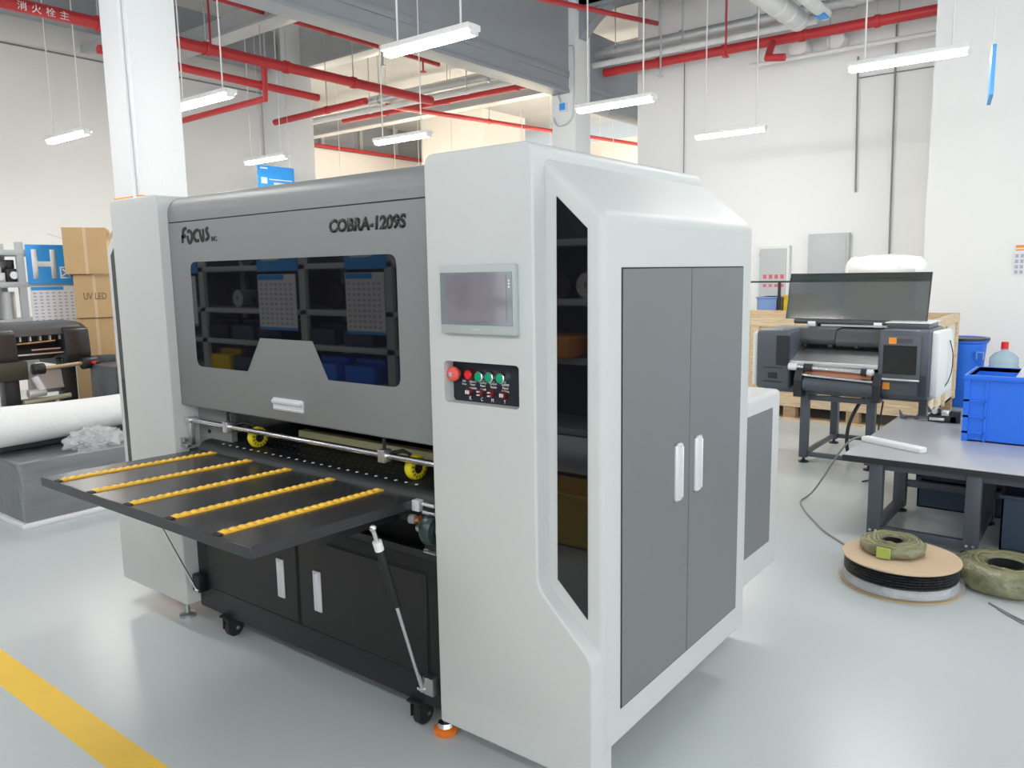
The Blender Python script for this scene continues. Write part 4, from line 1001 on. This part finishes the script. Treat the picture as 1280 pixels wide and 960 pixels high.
def rack_left(x0, x1, ys, zs, label, ztop):
    t = thing('storage_rack', label, 'rack', ((x0+x1)/2, (ys[0]+ys[-1])/2, 0))
    for y in ys:
        for x in (x0, x1): obj('upright', box(x-.02, x+.02, y-.03, y+.03, 0, ztop), RACKGREY, t, 0)
    for z in zs:
        obj('shelf', box(x0, x1+.022, ys[0], ys[-1], z-.05, z, .003), RACKGREY, t)
    return t
RL = rack_left(-8.45, -8.0, (.9, 2.99, 3.60), (.35, .80, 1.16, 1.50, 1.79), 'grey storage rack with machine parts against the left wall', 1.86)
hg = thing('rack_sign', 'large blue sign with a white H on the grey rack', 'sign', (-7.97, 3.25, 1.48))
obj('board', box(-7.972, -7.962, 3.03, 3.55, 1.478, 1.838), BLUESIGN, hg, 0)
obj('lettering', text_bm('H', .205, .27, .003, 0, .02, 'left', (-7.962, 3.075, 1.525)), PRINTWHITE, hg, 0)
obj('lettering', text_bm('区', .11, .11, .003, 0, .02, 'left', (-7.962, 3.31, 1.525)), PRINTWHITE, hg, 0)
ch = thing('parts_chart', 'white chart with blue header hanging under the H sign', 'chart', (-7.96, 3.25, 1.10))
sheet(ch, -7.965, 3.035, 3.45, 1.10, 1.455, 'left')
def roll_item(x, y, z, r, l, m_, label, axis='x', group=None):
    t = thing('material_roll', label, 'roll', (x, y, z), group)
    c = (x, y, z+r) if axis != 'z' else (x, y, z)
    if axis == 'z': bm = lathe([(r, 0), (r, l), (r*.3, l), (r*.3, l-.02)], c, 'z', 20)
    else: bm = lathe([(r*.3, -l/2+.02), (r*.3, -l/2), (r, -l/2), (r, l/2), (r*.3, l/2), (r*.3, l/2-.02)], c, axis, 20)
    obj('winding', bm, m_, t)
    return t
roll_item(-8.15, 2.72, 1.16, .085, .27, PRWHITE, 'white standing roll on the rack left of the chart, left one', 'z')
roll_item(-8.15, 2.90, 1.16, .07, .25, GALV, 'grey standing roll on the rack beside the chart', 'z')
roll_item(-8.15, 2.80, .80, .075, .27, PULL, 'grey standing roll on the rack level with the plotter top', 'z')
for k, (y, z, sx, sy, sz, m_, lb) in enumerate(((2.93, 1.50, .12, .05, .20, PRDARK, 'black bracket part on the rack top shelf next to the sign'), (2.82, 1.50, .12, .05, .14, PANELGREY, 'grey metal part wrapped in film on the top rack shelf'), (2.71, 1.50, .12, .05, .20, PRWHITE, 'white part on the top rack shelf at the picture edge'), (2.60, .80, .12, .07, .16, PRDARK, 'black motor on the rack shelf behind the plotter'), (2.66, 1.11, .14, .30, .05, NAVY, 'dark blue shelf bin row under the standing rolls'))):
    t = thing('machine_part', lb, 'part', (-8.15, y, z))
    obj('body', [box(-8.15-sx, -8.15+sx, y-sy, y+sy, z, z+sz*.6, .006), box(-8.15-sx*.6, -8.15+sx*.8, y-sy*.6, y+sy*.6, z+sz*.6, z+sz, .006)], m_, t)
    obj('flange', [cyl((-8.15+sx, y, z+sz*.3), (-8.15+sx+.03, y, z+sz*.3), min(sy, sz*.3)*.7, 14)], STEEL, t)

# racks behind the camera that show in the dark windows
def rack_back(xs, y, zs, label, ztop):
    t = thing('storage_rack', label, 'rack', ((xs[0]+xs[-1])/2, y, 0))
    for x in xs:
        for yy in (y, y-.5): obj('upright', box(x-.045, x+.045, yy-.02, yy+.02, 0, ztop), RACKGREY, t, 0)
    for z in zs: obj('shelf', box(xs[0], xs[-1], y-.5, y+.02, z-.05, z, .003), RACKGREY, t)
    for a, b in zip(xs, xs[1:]): obj('back_panel', box(a, b, y-.54, y-.525, .1, ztop+.35), mat('rack_back', (.045, .05, .055), .6), t, 0)  # dark backs added to keep the bright world out of the window reflections
    return t
rack_back((-9.4, -7.69, -6.0, -4.85, -4.1), -1.2, (.3, .55, .88, 1.2, 1.62), 'grey storage rack mirrored in the dark front window', 1.95)
rack_back((-4.0, -3.0, -1.8, -.6), -1.6, (.3, .85, 1.3, 1.75), 'grey storage rack mirrored in the side window', 1.9)
for k, (x0, x1, tl) in enumerate(((-6.67, -6.05, 'E'), (-5.38, -4.86, 'F'), (-8.3, -7.75, 'D'))):
    s = thing('rack_sign', ('blue printed sign mirrored in the middle of the front window', 'blue printed sign mirrored at the right of the front window', 'blue printed sign mirrored at the left of the front window')[k], 'sign', ((x0+x1)/2, -1.17, 1.58))
    obj('board', box(x0, x1, -1.178, -1.168, 1.56, 1.92), BLUESIGN, s, 0)
    obj('white_print', prism(round_poly([(x0+.06, 1.66), (x0+.12, 1.80), (x0+.3, 1.86), (x0+.42, 1.78), (x0+.36, 1.66)], .04), 'y', -1.168, -1.165), PRINTWHITE, s, 0)
    c = thing('parts_chart', ('white chart mirrored in the middle of the front window', 'white chart mirrored at the right of the front window', 'white chart mirrored at the left edge of the front window')[k], 'chart', ((x0+x1)/2, -1.17, 1.0))
    sheet(c, -1.172, x0, x1-.03, 1.0, 1.53, 'back')
k = 0
for z, h in ((.30, .2), (.55, .26), (.88, .24)):
    for x in (-7.5, -7.05, -6.6, -5.8, -5.3, -4.6):
        m_ = (BLUEBIN, NAVY, PRDARK, BLUEBIN, YELLOWBIN, NAVY, BLUEBIN)[(k*3+k//7) % 7]
        if z == .88 and m_ is BLUEBIN: m_ = PRDARK
        o = thing('shelf_bin', 'plastic shelf bin on the mirrored rack', 'bin', (x, -1.4, z), 'bins on the mirrored racks')
        obj('shell', [box(x-.19, x+.19, -1.60, -1.21, z, z+h*.6, .006), box(x-.19, x+.19, -1.60, -1.35, z+h*.6, z+h*.8, .006)], m_, o)
        k += 1
for i, (x, z, r, m_) in enumerate(((-7.3, 1.2, .09, GALV), (-7.0, 1.2, .08, PRDARK), (-6.85, 1.2, .07, PANELGREY), (-5.75, 1.2, .12, PRDARK), (-5.5, 1.2, .09, STEEL), (-4.4, 1.2, .1, PRDARK), (-5.6, 1.62, .13, PLOTGREY), (-7.1, 1.62, .13, PLOTGREY), (-3.45, 1.3, .1, PRDARK), (-3.2, 1.3, .1, GALV))):
    roll_item(x, -1.45 if x < -4 else -1.75, z, r, .2, m_, 'spool of cable on the mirrored rack', 'y', 'spools on the mirrored racks')
for i, (x, z) in enumerate(((-3.45, .9), (-2.75, .86))):
    o = thing('tool_case', ('orange tool case mirrored in the narrow side window, left one', 'orange tool case mirrored in the narrow side window, right one')[i], 'case', (x, -1.7, z))
    obj('body', box(x-.2, x+.2, -1.9, -1.45, .855, .855+.16, .02, 3), TAGORANGE, o)
    obj('latch', box(x-.03, x+.03, -1.45, -1.43, .91, .96, .004), PRDARK, o)
yb_ = crate_bin('plastic_crate', -2.75, -2.15, -.45, -.05, 0, .30, YELLOWBIN, 'yellow crate on the floor mirrored low in the side window', 'crate', None, .03, True)
